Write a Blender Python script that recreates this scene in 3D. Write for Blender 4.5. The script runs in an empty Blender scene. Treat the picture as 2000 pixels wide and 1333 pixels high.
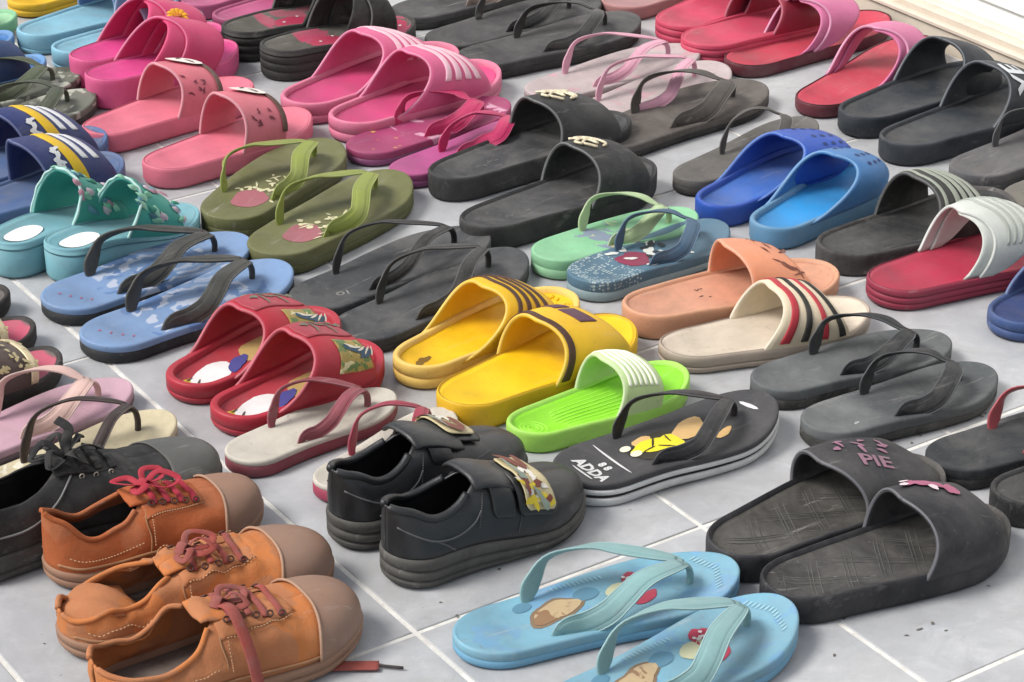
import bpy, math, random
import numpy as np
from mathutils import Vector, Matrix

# ------------------------------------------------------------------ camera, light, exposure
S = bpy.context.scene
C = S.collection
random.seed(7)
cam_d = bpy.data.cameras.new("camera")
cam = bpy.data.objects.new("camera", cam_d)
C.objects.link(cam)
S.camera = cam
cam_d.sensor_fit = 'HORIZONTAL'
cam_d.sensor_width = 36.0
cam_d.lens = 4778.2 / 2000 * 36.0
cam_d.clip_end = 500.0
cam_d.clip_start = 0.05
cam.location = (-0.887, -2.0383, 1.1423)
cam.rotation_euler = (Matrix.Rotation(math.radians(-34.3218), 3, 'Z') @ Matrix.Rotation(math.radians(62.7274), 3, 'X')
                      @ Matrix.Rotation(math.radians(0.1767), 3, 'Z')).to_euler()

S.world = bpy.data.worlds.new("World")
S.world.use_nodes = True
wn = S.world.node_tree
wn.nodes.clear()
sky = wn.nodes.new('ShaderNodeTexSky')
sky.sky_type = 'NISHITA'
sky.sun_disc = False
SUN_EL, SUN_AZ = math.radians(50), math.radians(158)      # azimuth measured from +x, counter-clockwise
sky.sun_elevation = SUN_EL
sky.sun_rotation = math.radians(90) - SUN_AZ
sky.air_density = 1.0
sky.dust_density = 3.0
sky.ozone_density = 1.0
bg = wn.nodes.new('ShaderNodeBackground')
bg.inputs['Strength'].default_value = 0.105
hsv = wn.nodes.new('ShaderNodeHueSaturation')             # an overcast sky is greyer than a clear one
hsv.inputs['Saturation'].default_value = 0.35
wo = wn.nodes.new('ShaderNodeOutputWorld')
wn.links.new(sky.outputs[0], hsv.inputs['Color'])
wn.links.new(hsv.outputs[0], bg.inputs[0])
wn.links.new(bg.outputs[0], wo.inputs[0])

sl = bpy.data.lights.new("sun", 'SUN')
sl.energy = 1.75
sl.angle = math.radians(20)
sl.color = (1.0, 0.965, 0.92)
so = bpy.data.objects.new("sun", sl)
C.objects.link(so)
d = Vector((math.cos(SUN_EL) * math.cos(SUN_AZ), math.cos(SUN_EL) * math.sin(SUN_AZ), math.sin(SUN_EL)))
so.rotation_euler = d.to_track_quat('Z', 'Y').to_euler()
so.location = d * 6

S.view_settings.view_transform = 'Standard'
S.view_settings.look = 'None'
S.view_settings.gamma = 1.0
S.view_settings.use_curve_mapping = False
S.view_settings.exposure = 0.72

# ------------------------------------------------------------------ materials
def lin(h, k=1.0):
    h = h.lstrip('#')
    o = []
    for i in (0, 2, 4):
        c = int(h[i:i + 2], 16) / 255
        c = c / 12.92 if c <= 0.04045 else ((c + 0.055) / 1.055) ** 2.4
        o.append(min(1.0, c * k))
    return (*o, 1.0)

_M = {}; _ARGS = {}
def mat(hexc, rough=0.55, dirt=0.25, dcol='#8a8580', bump=0.25, pat=None, k=0.9, spec=0.4, fine=900.0, metal=0.0, sheen=0.0, ds=14.0):
    """A worn surface: base colour, blotchy dust/dirt, fine grain; 'pat' adds flat prints as (kind, colour, scale, threshold, x0, x1)."""
    key = (hexc, rough, dirt, dcol, bump, str(pat), k, spec, fine, metal, ds)
    if key in _M: return _M[key]
    m = bpy.data.materials.new("worn_" + hexc.strip('#'))
    m.use_nodes = True
    nt = m.node_tree; N = nt.nodes; Lk = nt.links
    b = N['Principled BSDF']
    tc = N.new('ShaderNodeTexCoord'); oi = N.new('ShaderNodeObjectInfo')
    mw = N.new('ShaderNodeMath'); mw.operation = 'MULTIPLY'; mw.inputs[1].default_value = 37.0
    Lk.new(oi.outputs['Random'], mw.inputs[0])
    def noise(sc, det=5.0, ro=0.6, dist=0.0):
        n = N.new('ShaderNodeTexNoise'); n.noise_dimensions = '4D'
        n.inputs['Scale'].default_value = sc; n.inputs['Detail'].default_value = det
        n.inputs['Roughness'].default_value = ro; n.inputs['Distortion'].default_value = dist
        Lk.new(tc.outputs['Object'], n.inputs['Vector']); Lk.new(mw.outputs[0], n.inputs['W'])
        return n.outputs['Fac']
    def ramp(src, a, bb):
        r = N.new('ShaderNodeMapRange'); r.inputs['From Min'].default_value = a; r.inputs['From Max'].default_value = bb
        Lk.new(src, r.inputs['Value']); return r.outputs[0]
    def mix(fac, a, bb, mode='MIX'):
        x = N.new('ShaderNodeMix'); x.data_type = 'RGBA'; x.blend_type = mode
        if isinstance(fac, float): x.inputs[0].default_value = fac
        else: Lk.new(fac, x.inputs[0])
        for s, v in ((6, a), (7, bb)):
            if isinstance(v, tuple): x.inputs[s].default_value = v
            else: Lk.new(v, x.inputs[s])
        return x.outputs[2]
    def mul(a, v):
        q = N.new('ShaderNodeMath'); q.operation = 'MULTIPLY'; Lk.new(a, q.inputs[0])
        if isinstance(v, float): q.inputs[1].default_value = v
        else: Lk.new(v, q.inputs[1])
        return q.outputs[0]
    col = lin(hexc, k); dirt = min(0.55, dirt * 1.55)
    dk = tuple(c * 0.80 for c in col[:3]) + (1.0,)
    cur = mix(ramp(noise(ds * 1.8, 4), 0.35, 0.75), col, dk)
    if pat:
        sx = N.new('ShaderNodeSeparateXYZ'); Lk.new(tc.outputs['Object'], sx.inputs[0])
        for kind, pc, sc, th, x0, x1 in pat:
            if kind == 'blob':
                f = ramp(noise(sc, 3, 0.5, 0.6), th, th + 0.02)
            elif kind == 'swirl':
                w = N.new('ShaderNodeTexWave'); w.inputs['Scale'].default_value = sc; w.inputs['Distortion'].default_value = 9.0
                w.inputs['Detail'].default_value = 2.0; w.inputs['Detail Scale'].default_value = 1.3
                w.wave_type = 'RINGS'
                Lk.new(tc.outputs['Object'], w.inputs['Vector']); f = ramp(w.outputs['Fac'], th, th + 0.12)
            elif kind == 'dots':
                v = N.new('ShaderNodeTexVoronoi'); v.inputs['Scale'].default_value = sc
                v.inputs['Randomness'].default_value = 0.55
                Lk.new(tc.outputs['Object'], v.inputs['Vector']); f = ramp(v.outputs['Distance'], th, th - 0.06)
            elif kind == 'dust':
                f = ramp(noise(sc, 6, 0.65), 0.25, 0.85)
            elif kind == 'fill':
                f = ramp(noise(sc, 1), -1.0, 0.0)
            if x1 > x0:
                sf = 0.03 if kind == 'dust' else 0.003
                g1 = ramp(sx.outputs[0], x0, x0 + sf); g2 = ramp(sx.outputs[0], x1, x1 - sf)
                f = mul(mul(f, g1), g2)
            cur = mix(f, cur, lin(pc, k))
    dn = ramp(noise(ds, 7, 0.72, 0.6), 0.40, 0.72)
    cur = mix(mul(dn, float(dirt)), cur, lin(dcol, 0.8))
    mp = N.new('ShaderNodeMapping'); mp.inputs['Scale'].default_value = (14.0, 120.0, 40.0); mp.inputs['Rotation'].default_value = (0.3, 0.2, 0.5)
    Lk.new(tc.outputs['Object'], mp.inputs['Vector'])
    sn = N.new('ShaderNodeTexNoise'); sn.noise_dimensions = '4D'; sn.inputs['Scale'].default_value = 1.0; sn.inputs['Detail'].default_value = 5.0
    sn.inputs['Roughness'].default_value = 0.7; Lk.new(mp.outputs[0], sn.inputs['Vector']); Lk.new(mw.outputs[0], sn.inputs['W'])
    cur = mix(mul(ramp(sn.outputs['Fac'], 0.60, 0.74), float(dirt) * 0.9), cur, lin('#c4bfb8', 0.8))     # rubbed streaks
    sp = ramp(noise(ds * 11, 3, 0.6), 0.62, 0.72)
    cur = mix(mul(sp, float(dirt) * 0.9), cur, lin(dcol, 0.55))
    Lk.new(cur, b.inputs['Base Color'])
    rr = N.new('ShaderNodeMapRange'); rr.inputs['To Min'].default_value = max(0.05, rough - 0.10); rr.inputs['To Max'].default_value = min(1, rough + 0.30)
    Lk.new(noise(ds * 2.5, 4), rr.inputs['Value']); Lk.new(rr.outputs[0], b.inputs['Roughness'])
    b.inputs['Specular IOR Level'].default_value = spec
    b.inputs['Metallic'].default_value = metal
    if bump > 0:
        bp = N.new('ShaderNodeBump'); bp.inputs['Strength'].default_value = bump; bp.inputs['Distance'].default_value = 0.0006
        b2 = N.new('ShaderNodeBump'); b2.inputs['Strength'].default_value = bump * 0.8; b2.inputs['Distance'].default_value = 0.003
        Lk.new(noise(fine, 2), bp.inputs['Height']); Lk.new(noise(45.0, 4), b2.inputs['Height'])
        Lk.new(bp.outputs[0], b2.inputs['Normal']); Lk.new(b2.outputs[0], b.inputs['Normal'])
    m['hexc'] = hexc; _ARGS[m.name] = (hexc, dict(rough=rough, dirt=dirt, dcol=dcol, bump=bump, pat=pat, k=k, spec=spec, fine=fine, metal=metal, ds=ds))
    _M[key] = m
    return m

def trodden(m, L):
    """the same insole with the darker mark a foot leaves at heel and ball"""
    h, kw = _ARGS[m.name]
    c = '#%02x%02x%02x' % tuple(int(int(h.lstrip('#')[i:i + 2], 16) * .74) for i in (0, 2, 4))
    kw = dict(kw); kw['pat'] = list(kw['pat'] or []) + [('dust', c, 30, .5, round(.04 * L, 3), round(.27 * L, 3)), ('dust', c, 26, .5, round(.50 * L, 3), round(.82 * L, 3))]
    return mat(h, **kw)

def worn_edge_highlight(m, k=.30, kk=.9):
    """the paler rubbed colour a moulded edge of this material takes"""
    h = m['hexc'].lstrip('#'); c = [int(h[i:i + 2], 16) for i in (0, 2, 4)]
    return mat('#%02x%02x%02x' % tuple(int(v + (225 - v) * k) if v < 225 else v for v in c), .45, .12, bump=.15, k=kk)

# ------------------------------------------------------------------ mesh helpers
def mesh_obj(name, V, F, m, parent=None, smooth=True, label=None, kind=None):
    me = bpy.data.meshes.new(name)
    me.from_pydata([tuple(map(float, v)) for v in V], [], F)
    if smooth:
        me.polygons.foreach_set('use_smooth', [True] * len(me.polygons))
    me.materials.append(m)
    me.update()
    o = bpy.data.objects.new(name, me)
    C.objects.link(o)
    if parent is not None: o.parent = parent
    if label: o['label'] = label
    if kind: o['kind'] = kind
    return o

class Buf:
    def __init__(s): s.V = []; s.F = []
    def add(s, V, F):
        n = len(s.V); s.V += [tuple(v) for v in V]; s.F += [tuple(i + n for i in f) for f in F]
        return s
    def obj(s, name, m, parent=None, **k): return mesh_obj(name, s.V, s.F, m, parent, **k)

def sm(a, b, x):
    t = np.clip((x - a) / (b - a), 0, 1); return t * t * (3 - 2 * t)

def spl(xs, ys, t):
    """smooth (monotone-ish cubic) interpolation through points"""
    xs = np.asarray(xs, float); ys = np.asarray(ys, float); t = np.asarray(t, float)
    m = np.gradient(ys, xs)
    i = np.clip(np.searchsorted(xs, t) - 1, 0, len(xs) - 2)
    h = xs[i + 1] - xs[i]; u = np.clip((t - xs[i]) / h, 0, 1)
    return ((2*u**3-3*u**2+1)*ys[i] + (u**3-2*u**2+u)*h*m[i] + (-2*u**3+3*u**2)*ys[i+1] + (u**3-u**2)*h*m[i+1])

def noise3(P, sc, seed=0):
    """cheap smooth vector-free noise from summed sines (for creases)"""
    r = np.random.RandomState(seed)
    out = np.zeros(P.shape[:-1])
    for k in range(7):
        d = r.normal(size=3); d /= np.linalg.norm(d)
        out += np.sin((P @ d) * sc * (0.6 + 1.3 * r.rand()) + r.rand() * 6.28)
    return out / 4.0

class Foot:
    """Footprint of one shoe in local metres: x from heel (0) to toe (L), y to the wearer's left."""
    NS = 44
    def __init__(s, L, W=None, side='L', heelw=0.69, toe=2.3, waist=0.83, toeshift=0.04, rh=0.17, rt=0.28):
        s.L = L; s.W = W or L * 0.405; s.m = -1.0 if side == 'L' else 1.0
        s.heelw, s.toe, s.waist, s.ts, s.rh, s.rt = heelw, toe, waist, toeshift, rh, rt
    def h(s, t):
        t = np.clip(np.asarray(t, float), 0, 1)
        g = spl([0, .12, .38, .55, .72, .86, 1.0], [s.heelw, s.heelw + .02, s.waist, (1 + s.waist) / 2 + .01, 1.0, .96, .86], t)
        a = np.where(t < s.rh, (1 - np.clip((s.rh - t) / s.rh, 0, 1) ** 2.1) ** (1 / 2.1), 1.0)
        b = np.where(t > 1 - s.rt, (1 - np.clip((t - 1 + s.rt) / s.rt, 0, 1) ** s.toe) ** (1 / s.toe), 1.0)
        return 0.5 * s.W * g * a * b
    def c(s, t):
        return s.m * s.W * spl([0, .3, .5, .75, .9, 1], [0, -.015, -.03, -.01, s.ts * .6, s.ts], t)
    def ring(s, inset=0.0):
        n = s.NS
        t = (1 - np.cos(np.pi * np.arange(n + 1) / n)) / 2
        x = t * s.L; h = s.h(t); c = s.c(t)
        P = np.concatenate([np.stack([x, c + h], 1), np.stack([x, c - h], 1)[n - 1:0:-1]])
        T = np.roll(P, -1, 0) - np.roll(P, 1, 0)
        T /= np.linalg.norm(T, axis=1, keepdims=True) + 1e-12
        Nn = np.stack([T[:, 1], -T[:, 0]], 1)         # inward for this winding
        return P + Nn * inset
    def ytop(s, t, v): return s.c(t) + v * s.h(t)

def spring_fn(f, toe_up, heel_up=0.0, arch=0.0):
    L = f.L
    return lambda x: toe_up * np.clip((x / L - .68) / .32, 0, 1) ** 2 + heel_up * np.clip((.15 - x / L) / .15, 0, 1) ** 2 + arch * np.exp(-((x / L - .42) / .13) ** 2)

def rings_mesh(f, prof, T, spring, top=None, bottom=True, NV=14, zb=None):
    """prof: list of (inset, frac, dz); T(x): thickness; top(t,v)->dz added on the cap grid."""
    n = f.NS; V = []; F = []
    R = []
    for k, (ins, fr, dz) in enumerate(prof):
        P = f.ring(ins); x = P[:, 0]
        z = spring(x) + fr * T(x) + dz
        R.append(len(V)); V += [(a, b, c) for (a, b), c in zip(P, z)]
    m2 = 2 * n
    for k in range(len(prof) - 1):
        a, b = R[k], R[k + 1]
        for i in range(m2):
            j = (i + 1) % m2
            F.append((a + j, a + i, b + i, b + j))
    def cap(base, P3, fn, flip):
        L_ = P3
        rows = [[base]]
        vs = np.linspace(1, -1, NV + 1)
        for i in range(1, n):
            li, ri = i, (m2 - i) % m2
            a, b = np.array(L_[li]), np.array(L_[ri])
            row = [base + li]
            for v in vs[1:-1]:
                p = a * (1 + v) / 2 + b * (1 - v) / 2
                if fn is not None: p[2] += fn(p[0] / f.L, v)
                V.append(tuple(p)); row.append(len(V) - 1)
            row.append(base + ri); rows.append(row)
        rows.append([base + n])
        for i in range(n):
            r0, r1 = rows[i], rows[i + 1]
            for j in range(NV):
                if len(r0) == 1: q = (r0[0], r1[j], r1[j + 1])
                elif len(r1) == 1: q = (r0[j], r1[0], r0[j + 1])
                else: q = (r0[j], r1[j], r1[j + 1], r0[j + 1])
                F.append(q if flip else q[::-1])
    lastb = R[-1]
    if top is not False:
        cap(lastb, V[lastb:lastb + m2], top, False)
    if bottom:
        cap(R[0], V[R[0]:R[0] + m2], None, True)
    return V, F

def dish(depth, pv=3.0, pt=6.0, heel=0.0, ball=0.0):
    def fn(t, v):
        e = 1 - abs(2 * t - 1) ** pt
        d = depth * (1 - abs(v) ** pv) * e
        d += heel * math.exp(-((t - .16) / .11) ** 2) * (1 - v * v)
        d += ball * math.exp(-((t - .72) / .13) ** 2) * (1 - v * v)
        return -d
    return fn

def grid_faces(nu, nv, off=0, flip=False):
    F = []
    for i in range(nu - 1):
        for j in range(nv - 1):
            q = (off + i * nv + j, off + (i + 1) * nv + j, off + (i + 1) * nv + j + 1, off + i * nv + j + 1)
            F.append(q[::-1] if flip else q)
    return F

def shell(P, th, out_hint=None, flipn=False):
    """thick sheet from grid P (nu,nv,3), material below the outer surface, rounded rim."""
    nu, nv = P.shape[:2]
    du = np.gradient(P, axis=0); dv = np.gradient(P, axis=1)
    Nn = np.cross(du, dv); ln = np.linalg.norm(Nn, axis=2, keepdims=True)
    Nn = Nn / np.maximum(ln, 1e-12)
    if flipn: Nn = -Nn
    if np.isscalar(th): th = np.full((nu, nv), th)
    Q = P - Nn * th[..., None]
    Mid = P - Nn * th[..., None] * .5
    V = list(P.reshape(-1, 3)) + list(Q.reshape(-1, 3))
    F = grid_faces(nu, nv, 0, flipn) + grid_faces(nu, nv, nu * nv, not flipn)
    loop = [(i, 0) for i in range(nu)] + [(nu - 1, j) for j in range(1, nv)] + [(i, nv - 1) for i in range(nu - 2, -1, -1)] + [(0, j) for j in range(nv - 2, 0, -1)]
    k = len(V)
    for (i, j) in loop:
        e = np.zeros(3)
        if i == 0: e -= du[0, j]
        if i == nu - 1: e += du[-1, j]
        if j == 0: e -= dv[i, 0]
        if j == nv - 1: e += dv[i, -1]
        e /= np.linalg.norm(e) + 1e-12
        V.append(Mid[i, j] + e * th[i, j] * .45)
    m = len(loop)
    for a in range(m):
        b = (a + 1) % m
        ia, ib = loop[a][0] * nv + loop[a][1], loop[b][0] * nv + loop[b][1]
        o = nu * nv
        q1 = (ia, k + a, k + b, ib); q2 = (k + a, ia + o, ib + o, k + b)
        if flipn: q1, q2 = q1[::-1], q2[::-1]
        F += [q1[::-1] if False else q1, q2]
    return V, F

def sweep(path, wdir, ndir, w, th, cap=True, seg=12, p=3.2):
    """sweep a rounded strap cross-section along path; w, th arrays"""
    path = np.asarray(path, float); n = len(path)
    w = np.broadcast_to(w, n); th = np.broadcast_to(th, n)
    V = []; F = []
    an = np.linspace(0, 2 * np.pi, seg, endpoint=False)
    cx = np.sign(np.cos(an)) * np.abs(np.cos(an)) ** (2 / p); cy = np.sign(np.sin(an)) * np.abs(np.sin(an)) ** (2 / 2.2)
    for i in range(n):
        for a, b in zip(cx, cy):
            V.append(path[i] + wdir[i] * a * w[i] / 2 + ndir[i] * b * th[i] / 2)
    for i in range(n - 1):
        for j in range(seg):
            k = (j + 1) % seg
            F.append((i * seg + j, i * seg + k, (i + 1) * seg + k, (i + 1) * seg + j))
    F.append(tuple(range(seg))[::-1]); F.append(tuple((n - 1) * seg + j for j in range(seg)))
    return V, F

def curve(pts, n=28):
    """Catmull-Rom through points"""
    pts = [np.array(p, float) for p in pts]
    pts = [2 * pts[0] - pts[1]] + pts + [2 * pts[-1] - pts[-2]]
    out = []
    m = len(pts) - 3
    for s in np.linspace(0, m - 1e-6, n):
        i = int(s); u = s - i
        p0, p1, p2, p3 = pts[i:i + 4]
        out.append(.5 * ((2 * p1) + (-p0 + p2) * u + (2 * p0 - 5 * p1 + 4 * p2 - p3) * u ** 2 + (-p0 + 3 * p1 - 3 * p2 + p3) * u ** 3))
    return np.array(out)

def frame(path, outw):
    T = np.gradient(path, axis=0); T /= np.linalg.norm(T, axis=1, keepdims=True) + 1e-12
    outw = np.asarray(outw, float)
    Wd = np.cross(T, outw); Wd /= np.linalg.norm(Wd, axis=1, keepdims=True) + 1e-12
    Nd = np.cross(Wd, T)
    return Wd, Nd

def tube(pts, r, n=24, seg=8):
    p = curve(pts, n)
    up = np.tile([0.0, 0.0, 1.0], (n, 1)); up += .01 * np.arange(n)[:, None] / n
    w, nn = frame(p, up)
    return sweep(p, w, nn, 2 * r, 2 * r, seg=seg, p=2.0)

# ------------------------------------------------------------------ text and flat prints
def text_verts(body, size, bold=0.0):
    cu = bpy.data.curves.new('lettering', 'FONT')
    cu.body = body; cu.size = size; cu.offset = bold; cu.align_x = 'CENTER'; cu.align_y = 'CENTER'; cu.resolution_u = 2
    o = bpy.data.objects.new('lettering_tmp', cu); C.objects.link(o)
    dg = bpy.context.evaluated_depsgraph_get(); dg.update()
    me = o.evaluated_get(dg).to_mesh()
    V = [tuple(v.co) for v in me.vertices]; F = [tuple(p.vertices) for p in me.polygons]
    o.evaluated_get(dg).to_mesh_clear()
    bpy.data.objects.remove(o); bpy.data.curves.remove(cu)
    return V, F

def blob(cx, cy, rx, ry, rot=0, n=18, wob=0.0, seed=0):
    r = random.Random(seed)
    ph = [r.random() * 6.28 for _ in range(3)]
    pts = []
    for i in range(n):
        a = 2 * math.pi * i / n
        k = 1 + wob * (math.sin(2 * a + ph[0]) + .7 * math.sin(3 * a + ph[1]) + .5 * math.sin(5 * a + ph[2]))
        x, y = rx * k * math.cos(a), ry * k * math.sin(a)
        pts.append((cx + x * math.cos(rot) - y * math.sin(rot), cy + x * math.sin(rot) + y * math.cos(rot), 0))
    # fan with centre and mid ring so that it can follow a curved surface
    V = [(cx, cy, 0)] + [((p[0] + cx) / 2, (p[1] + cy) / 2, 0) for p in pts] + pts
    F = []
    for i in range(n):
        j = (i + 1) % n
        F.append((0, 1 + i, 1 + j)); F.append((1 + i, 1 + n + i, 1 + n + j, 1 + j))
    return V, F

def scribble(cx, cy, w, h, rot, n, seed):
    """a patch of illegible decorative print: short curved strokes in a row"""
    r = random.Random(seed); out = []
    for i in range(n):
        a = (i + .5) / n - .5
        x, y = a * w, (r.random() - .5) * h * .25
        for k in range(2):
            dx, dy = (r.random() - .5) * w / n, (r.random() - .5) * h * .6
            X, Y = x + dx, y + dy
            out.append(blob(cx + X * math.cos(rot) - Y * math.sin(rot), cy + X * math.sin(rot) + Y * math.cos(rot), w / n * (.28 + .3 * r.random()), h * (.10 + .10 * r.random()), rot + r.choice((0, 1.57, .7, -.6)), 10, .15, seed + i))
    return out

# ------------------------------------------------------------------ where each shoe stands: heel point, heading, length
PL = {
    'bf1': dict(p=(0.0072, -0.6487), a=-9.6, L=0.2568),
    'bf2': dict(p=(0.0047, -0.7812), a=2.8, L=0.2553),
    'pl2': dict(p=(0.2554, -0.7415), a=-5.2, L=0.2509),
    'pl1': dict(p=(0.2573, -0.6716), a=3.2, L=0.2603),
    'adda': dict(p=(0.2219, -0.4899), a=-0.6, L=0.247),
    'green': dict(p=(0.2366, -0.3911), a=-0.0, L=0.2054),
    'yel': dict(p=(0.2078, -0.3212), a=8.7, L=0.2486),
    'yst': dict(p=(0.2153, -0.2302), a=10.0, L=0.2325),
    'bei': dict(p=(0.4545, -0.3373), a=-11.6, L=0.235),
    'pea': dict(p=(0.4675, -0.2596), a=-8.1, L=0.2489),
    'gf1': dict(p=(0.4821, -0.4503), a=-5.7, L=0.2281),
    'gf2': dict(p=(0.4693, -0.5415), a=-3.1, L=0.2286),
    'rs': dict(p=(0.5201, -0.6563), a=-7.8, L=0.2334),
    'rd': dict(p=(0.5214, -0.7389), a=-7.1, L=0.2254),
    'nav': dict(p=(0.7754, -0.4809), a=3.6, L=0.2503),
    'cw': dict(p=(0.7212, -0.3514), a=-4.9, L=0.2632),
    'bws': dict(p=(0.7313, -0.2604), a=-0.4, L=0.2713),
    'blu': dict(p=(0.6978, -0.0954), a=10.5, L=0.2447),
    'blu2': dict(p=(0.7121, -0.1776), a=15.0, L=0.2261),
    'bo1': dict(p=(0.4855, 0.1328), a=6.5, L=0.295),
    'bo2': dict(p=(0.4432, 0.0023), a=5.4, L=0.2765),
    'mint': dict(p=(0.4683, -0.0992), a=2.5, L=0.2171),
    'sla': dict(p=(0.4699, -0.1666), a=7.2, L=0.2255),
    'ol1': dict(p=(0.2294, 0.1732), a=31.3, L=0.2548),
    'ol2': dict(p=(0.2252, 0.0695), a=22.9, L=0.2635),
    'ch1': dict(p=(0.204, -0.0441), a=9.9, L=0.2641),
    'ch2': dict(p=(0.2055, -0.1315), a=12.7, L=0.2689),
    'rc1': dict(p=(0.0173, -0.1344), a=13.3, L=0.2056),
    'rc2': dict(p=(0.0228, -0.2118), a=8.5, L=0.1963),
    'cr1': dict(p=(-0.0042, -0.2876), a=8.5, L=0.1916),
    'cr2': dict(p=(0.0392, -0.3777), a=16.4, L=0.1804),
    've1': dict(p=(0.0119, -0.4483), a=6.1, L=0.2079),
    've2': dict(p=(0.0188, -0.5241), a=2.4, L=0.2068),
    'bl1': dict(p=(-0.0115, 0.0955), a=6.8, L=0.25),
    'bl2': dict(p=(-0.0143, -0.0038), a=8.4, L=0.2575),
    'te1': dict(p=(-0.0126, 0.2203), a=16.9, L=0.2077),
    'te2': dict(p=(0.0308, 0.1772), a=11.3, L=0.1976),
    'nv1': dict(p=(-0.0061, 0.4354), a=11.1, L=0.2471),
    'nv2': dict(p=(-0.0171, 0.3499), a=10.6, L=0.241),
    'ca1': dict(p=(0.0818, 0.6695), a=5.7, L=0.2236),
    'ca2': dict(p=(0.0709, 0.579), a=7.2, L=0.2192),
    'mt': dict(p=(0.1554, 0.9198), a=3.5, L=0.1698),
    'sb1': dict(p=(0.1306, 0.8585), a=-1.0, L=0.1581),
    'sb2': dict(p=(0.1271, 0.7313), a=6.0, L=0.1599),
    'yt': dict(p=(0.3401, 0.9695), a=16.3, L=0.2509),
    'lb1': dict(p=(0.2913, 0.8343), a=9.0, L=0.2439),
    'lb2': dict(p=(0.3014, 0.752), a=5.2, L=0.2253),
    'hp1': dict(p=(0.2946, 0.6805), a=7.5, L=0.2238),
    'hp2': dict(p=(0.2821, 0.6096), a=6.3, L=0.2213),
    'co1': dict(p=(0.2188, 0.4814), a=10.7, L=0.2438),
    'co2': dict(p=(0.231, 0.3468), a=10.7, L=0.2423),
    'pt1': dict(p=(0.5305, 0.832), a=15.1, L=0.2363),
    'pt2': dict(p=(0.5374, 0.7538), a=6.7, L=0.2316),
    'bp1': dict(p=(0.5024, 0.6636), a=1.3, L=0.2485),
    'bp2': dict(p=(0.5113, 0.5757), a=2.7, L=0.2316),
    'pk1': dict(p=(0.4629, 0.4282), a=11.9, L=0.2769),
    'pk2': dict(p=(0.4801, 0.3429), a=10.9, L=0.2689),
    'mg1': dict(p=(0.4608, 0.2739), a=7.3, L=0.24),
    'mg2': dict(p=(0.4667, 0.1894), a=8.9, L=0.2396),
    'kf0': dict(p=(0.7514, 0.6464), a=3.2, L=0.2734),
    'kf1': dict(p=(0.7331, 0.5278), a=4.6, L=0.2829),
    'kf2': dict(p=(0.7255, 0.4424), a=0.7, L=0.2861),
    'pp1': dict(p=(0.7442, 0.3131), a=3.5, L=0.2706),
    'pp2': dict(p=(0.7229, 0.2056), a=9.5, L=0.2882),
    'df1': dict(p=(0.7057, 0.134), a=7.8, L=0.2938),
    'df2': dict(p=(0.7275, -0.0144), a=11.7, L=0.2477),
    'cs1': dict(p=(1.0144, 0.39), a=10.8, L=0.2815),
    'cs2': dict(p=(0.9982, 0.3174), a=7.5, L=0.2744),
    'xp1': dict(p=(1.0139, 0.2495), a=5.8, L=0.2861),
    'xp2': dict(p=(1.0015, 0.0872), a=15.4, L=0.2968),
    'ns1': dict(p=(1.0029, 0.0138), a=4.8, L=0.28),
    'ns2': dict(p=(0.9866, -0.0776), a=4.7, L=0.2888),
    'gr1': dict(p=(1.0004, -0.1854), a=6.2, L=0.254),
    'gr2': dict(p=(0.9942, -0.277), a=1.7, L=0.2534),
    'br0': dict(p=(-0.1866, 0.1412), a=2.5, L=0.1553),
    'br1': dict(p=(-0.2105, 0.0387), a=9.4, L=0.1711),
    'br2': dict(p=(-0.2172, -0.0434), a=9.9, L=0.1726),
    'pf': dict(p=(-0.2286, -0.1323), a=9.1, L=0.2158),
    'cf': dict(p=(-0.2287, -0.2147), a=7.6, L=0.2215),
    'bs': dict(p=(-0.2947, -0.3059), a=2.8, L=0.2707),
    'or1': dict(p=(-0.2202, -0.3609), a=-1.8, L=0.2024),
    'or2': dict(p=(-0.2546, -0.4623), a=-3.6, L=0.2413),
    'or3': dict(p=(-0.2695, -0.5583), a=-2.0, L=0.2332),
    'pb': dict(p=(1.0116, 0.51), a=12.4, L=0.2787),
}
# ------------------------------------------------------------------ builders
def thing(name, label, cat, pos, ang, group=None, tilt=0.0):
    o = bpy.data.objects.new(name, None); C.objects.link(o)
    o.empty_display_size = 0.05
    o.location = (pos[0], pos[1], pos[2] if len(pos) > 2 else 0.0006)
    o.rotation_euler = (tilt, 0, math.radians(ang))
    o['label'] = label; o['category'] = cat
    if group: o['group'] = group
    return o

def tfn(hh, ht, a=.25, b=.8):
    """thickness from heel to forefoot"""
    return lambda L: (lambda x: hh + (ht - hh) * sm(a, b, x / L))

class Top:
    """height of the insole, so that prints and straps sit on it"""
    def __init__(s, f, T, spring, dz, fn): s.f, s.T, s.sp, s.dz, s.fn = f, T, spring, dz, fn
    def z(s, x, y):
        f = s.f; t = min(max(x / f.L, 0.001), .999); h = max(float(f.h(t)), 1e-4)
        v = min(1, max(-1, (y - float(f.c(t))) / h))
        return float(s.sp(np.array(x)) + s.T(np.array(x)) + s.dz + (s.fn(t, v) if s.fn else 0))

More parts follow.
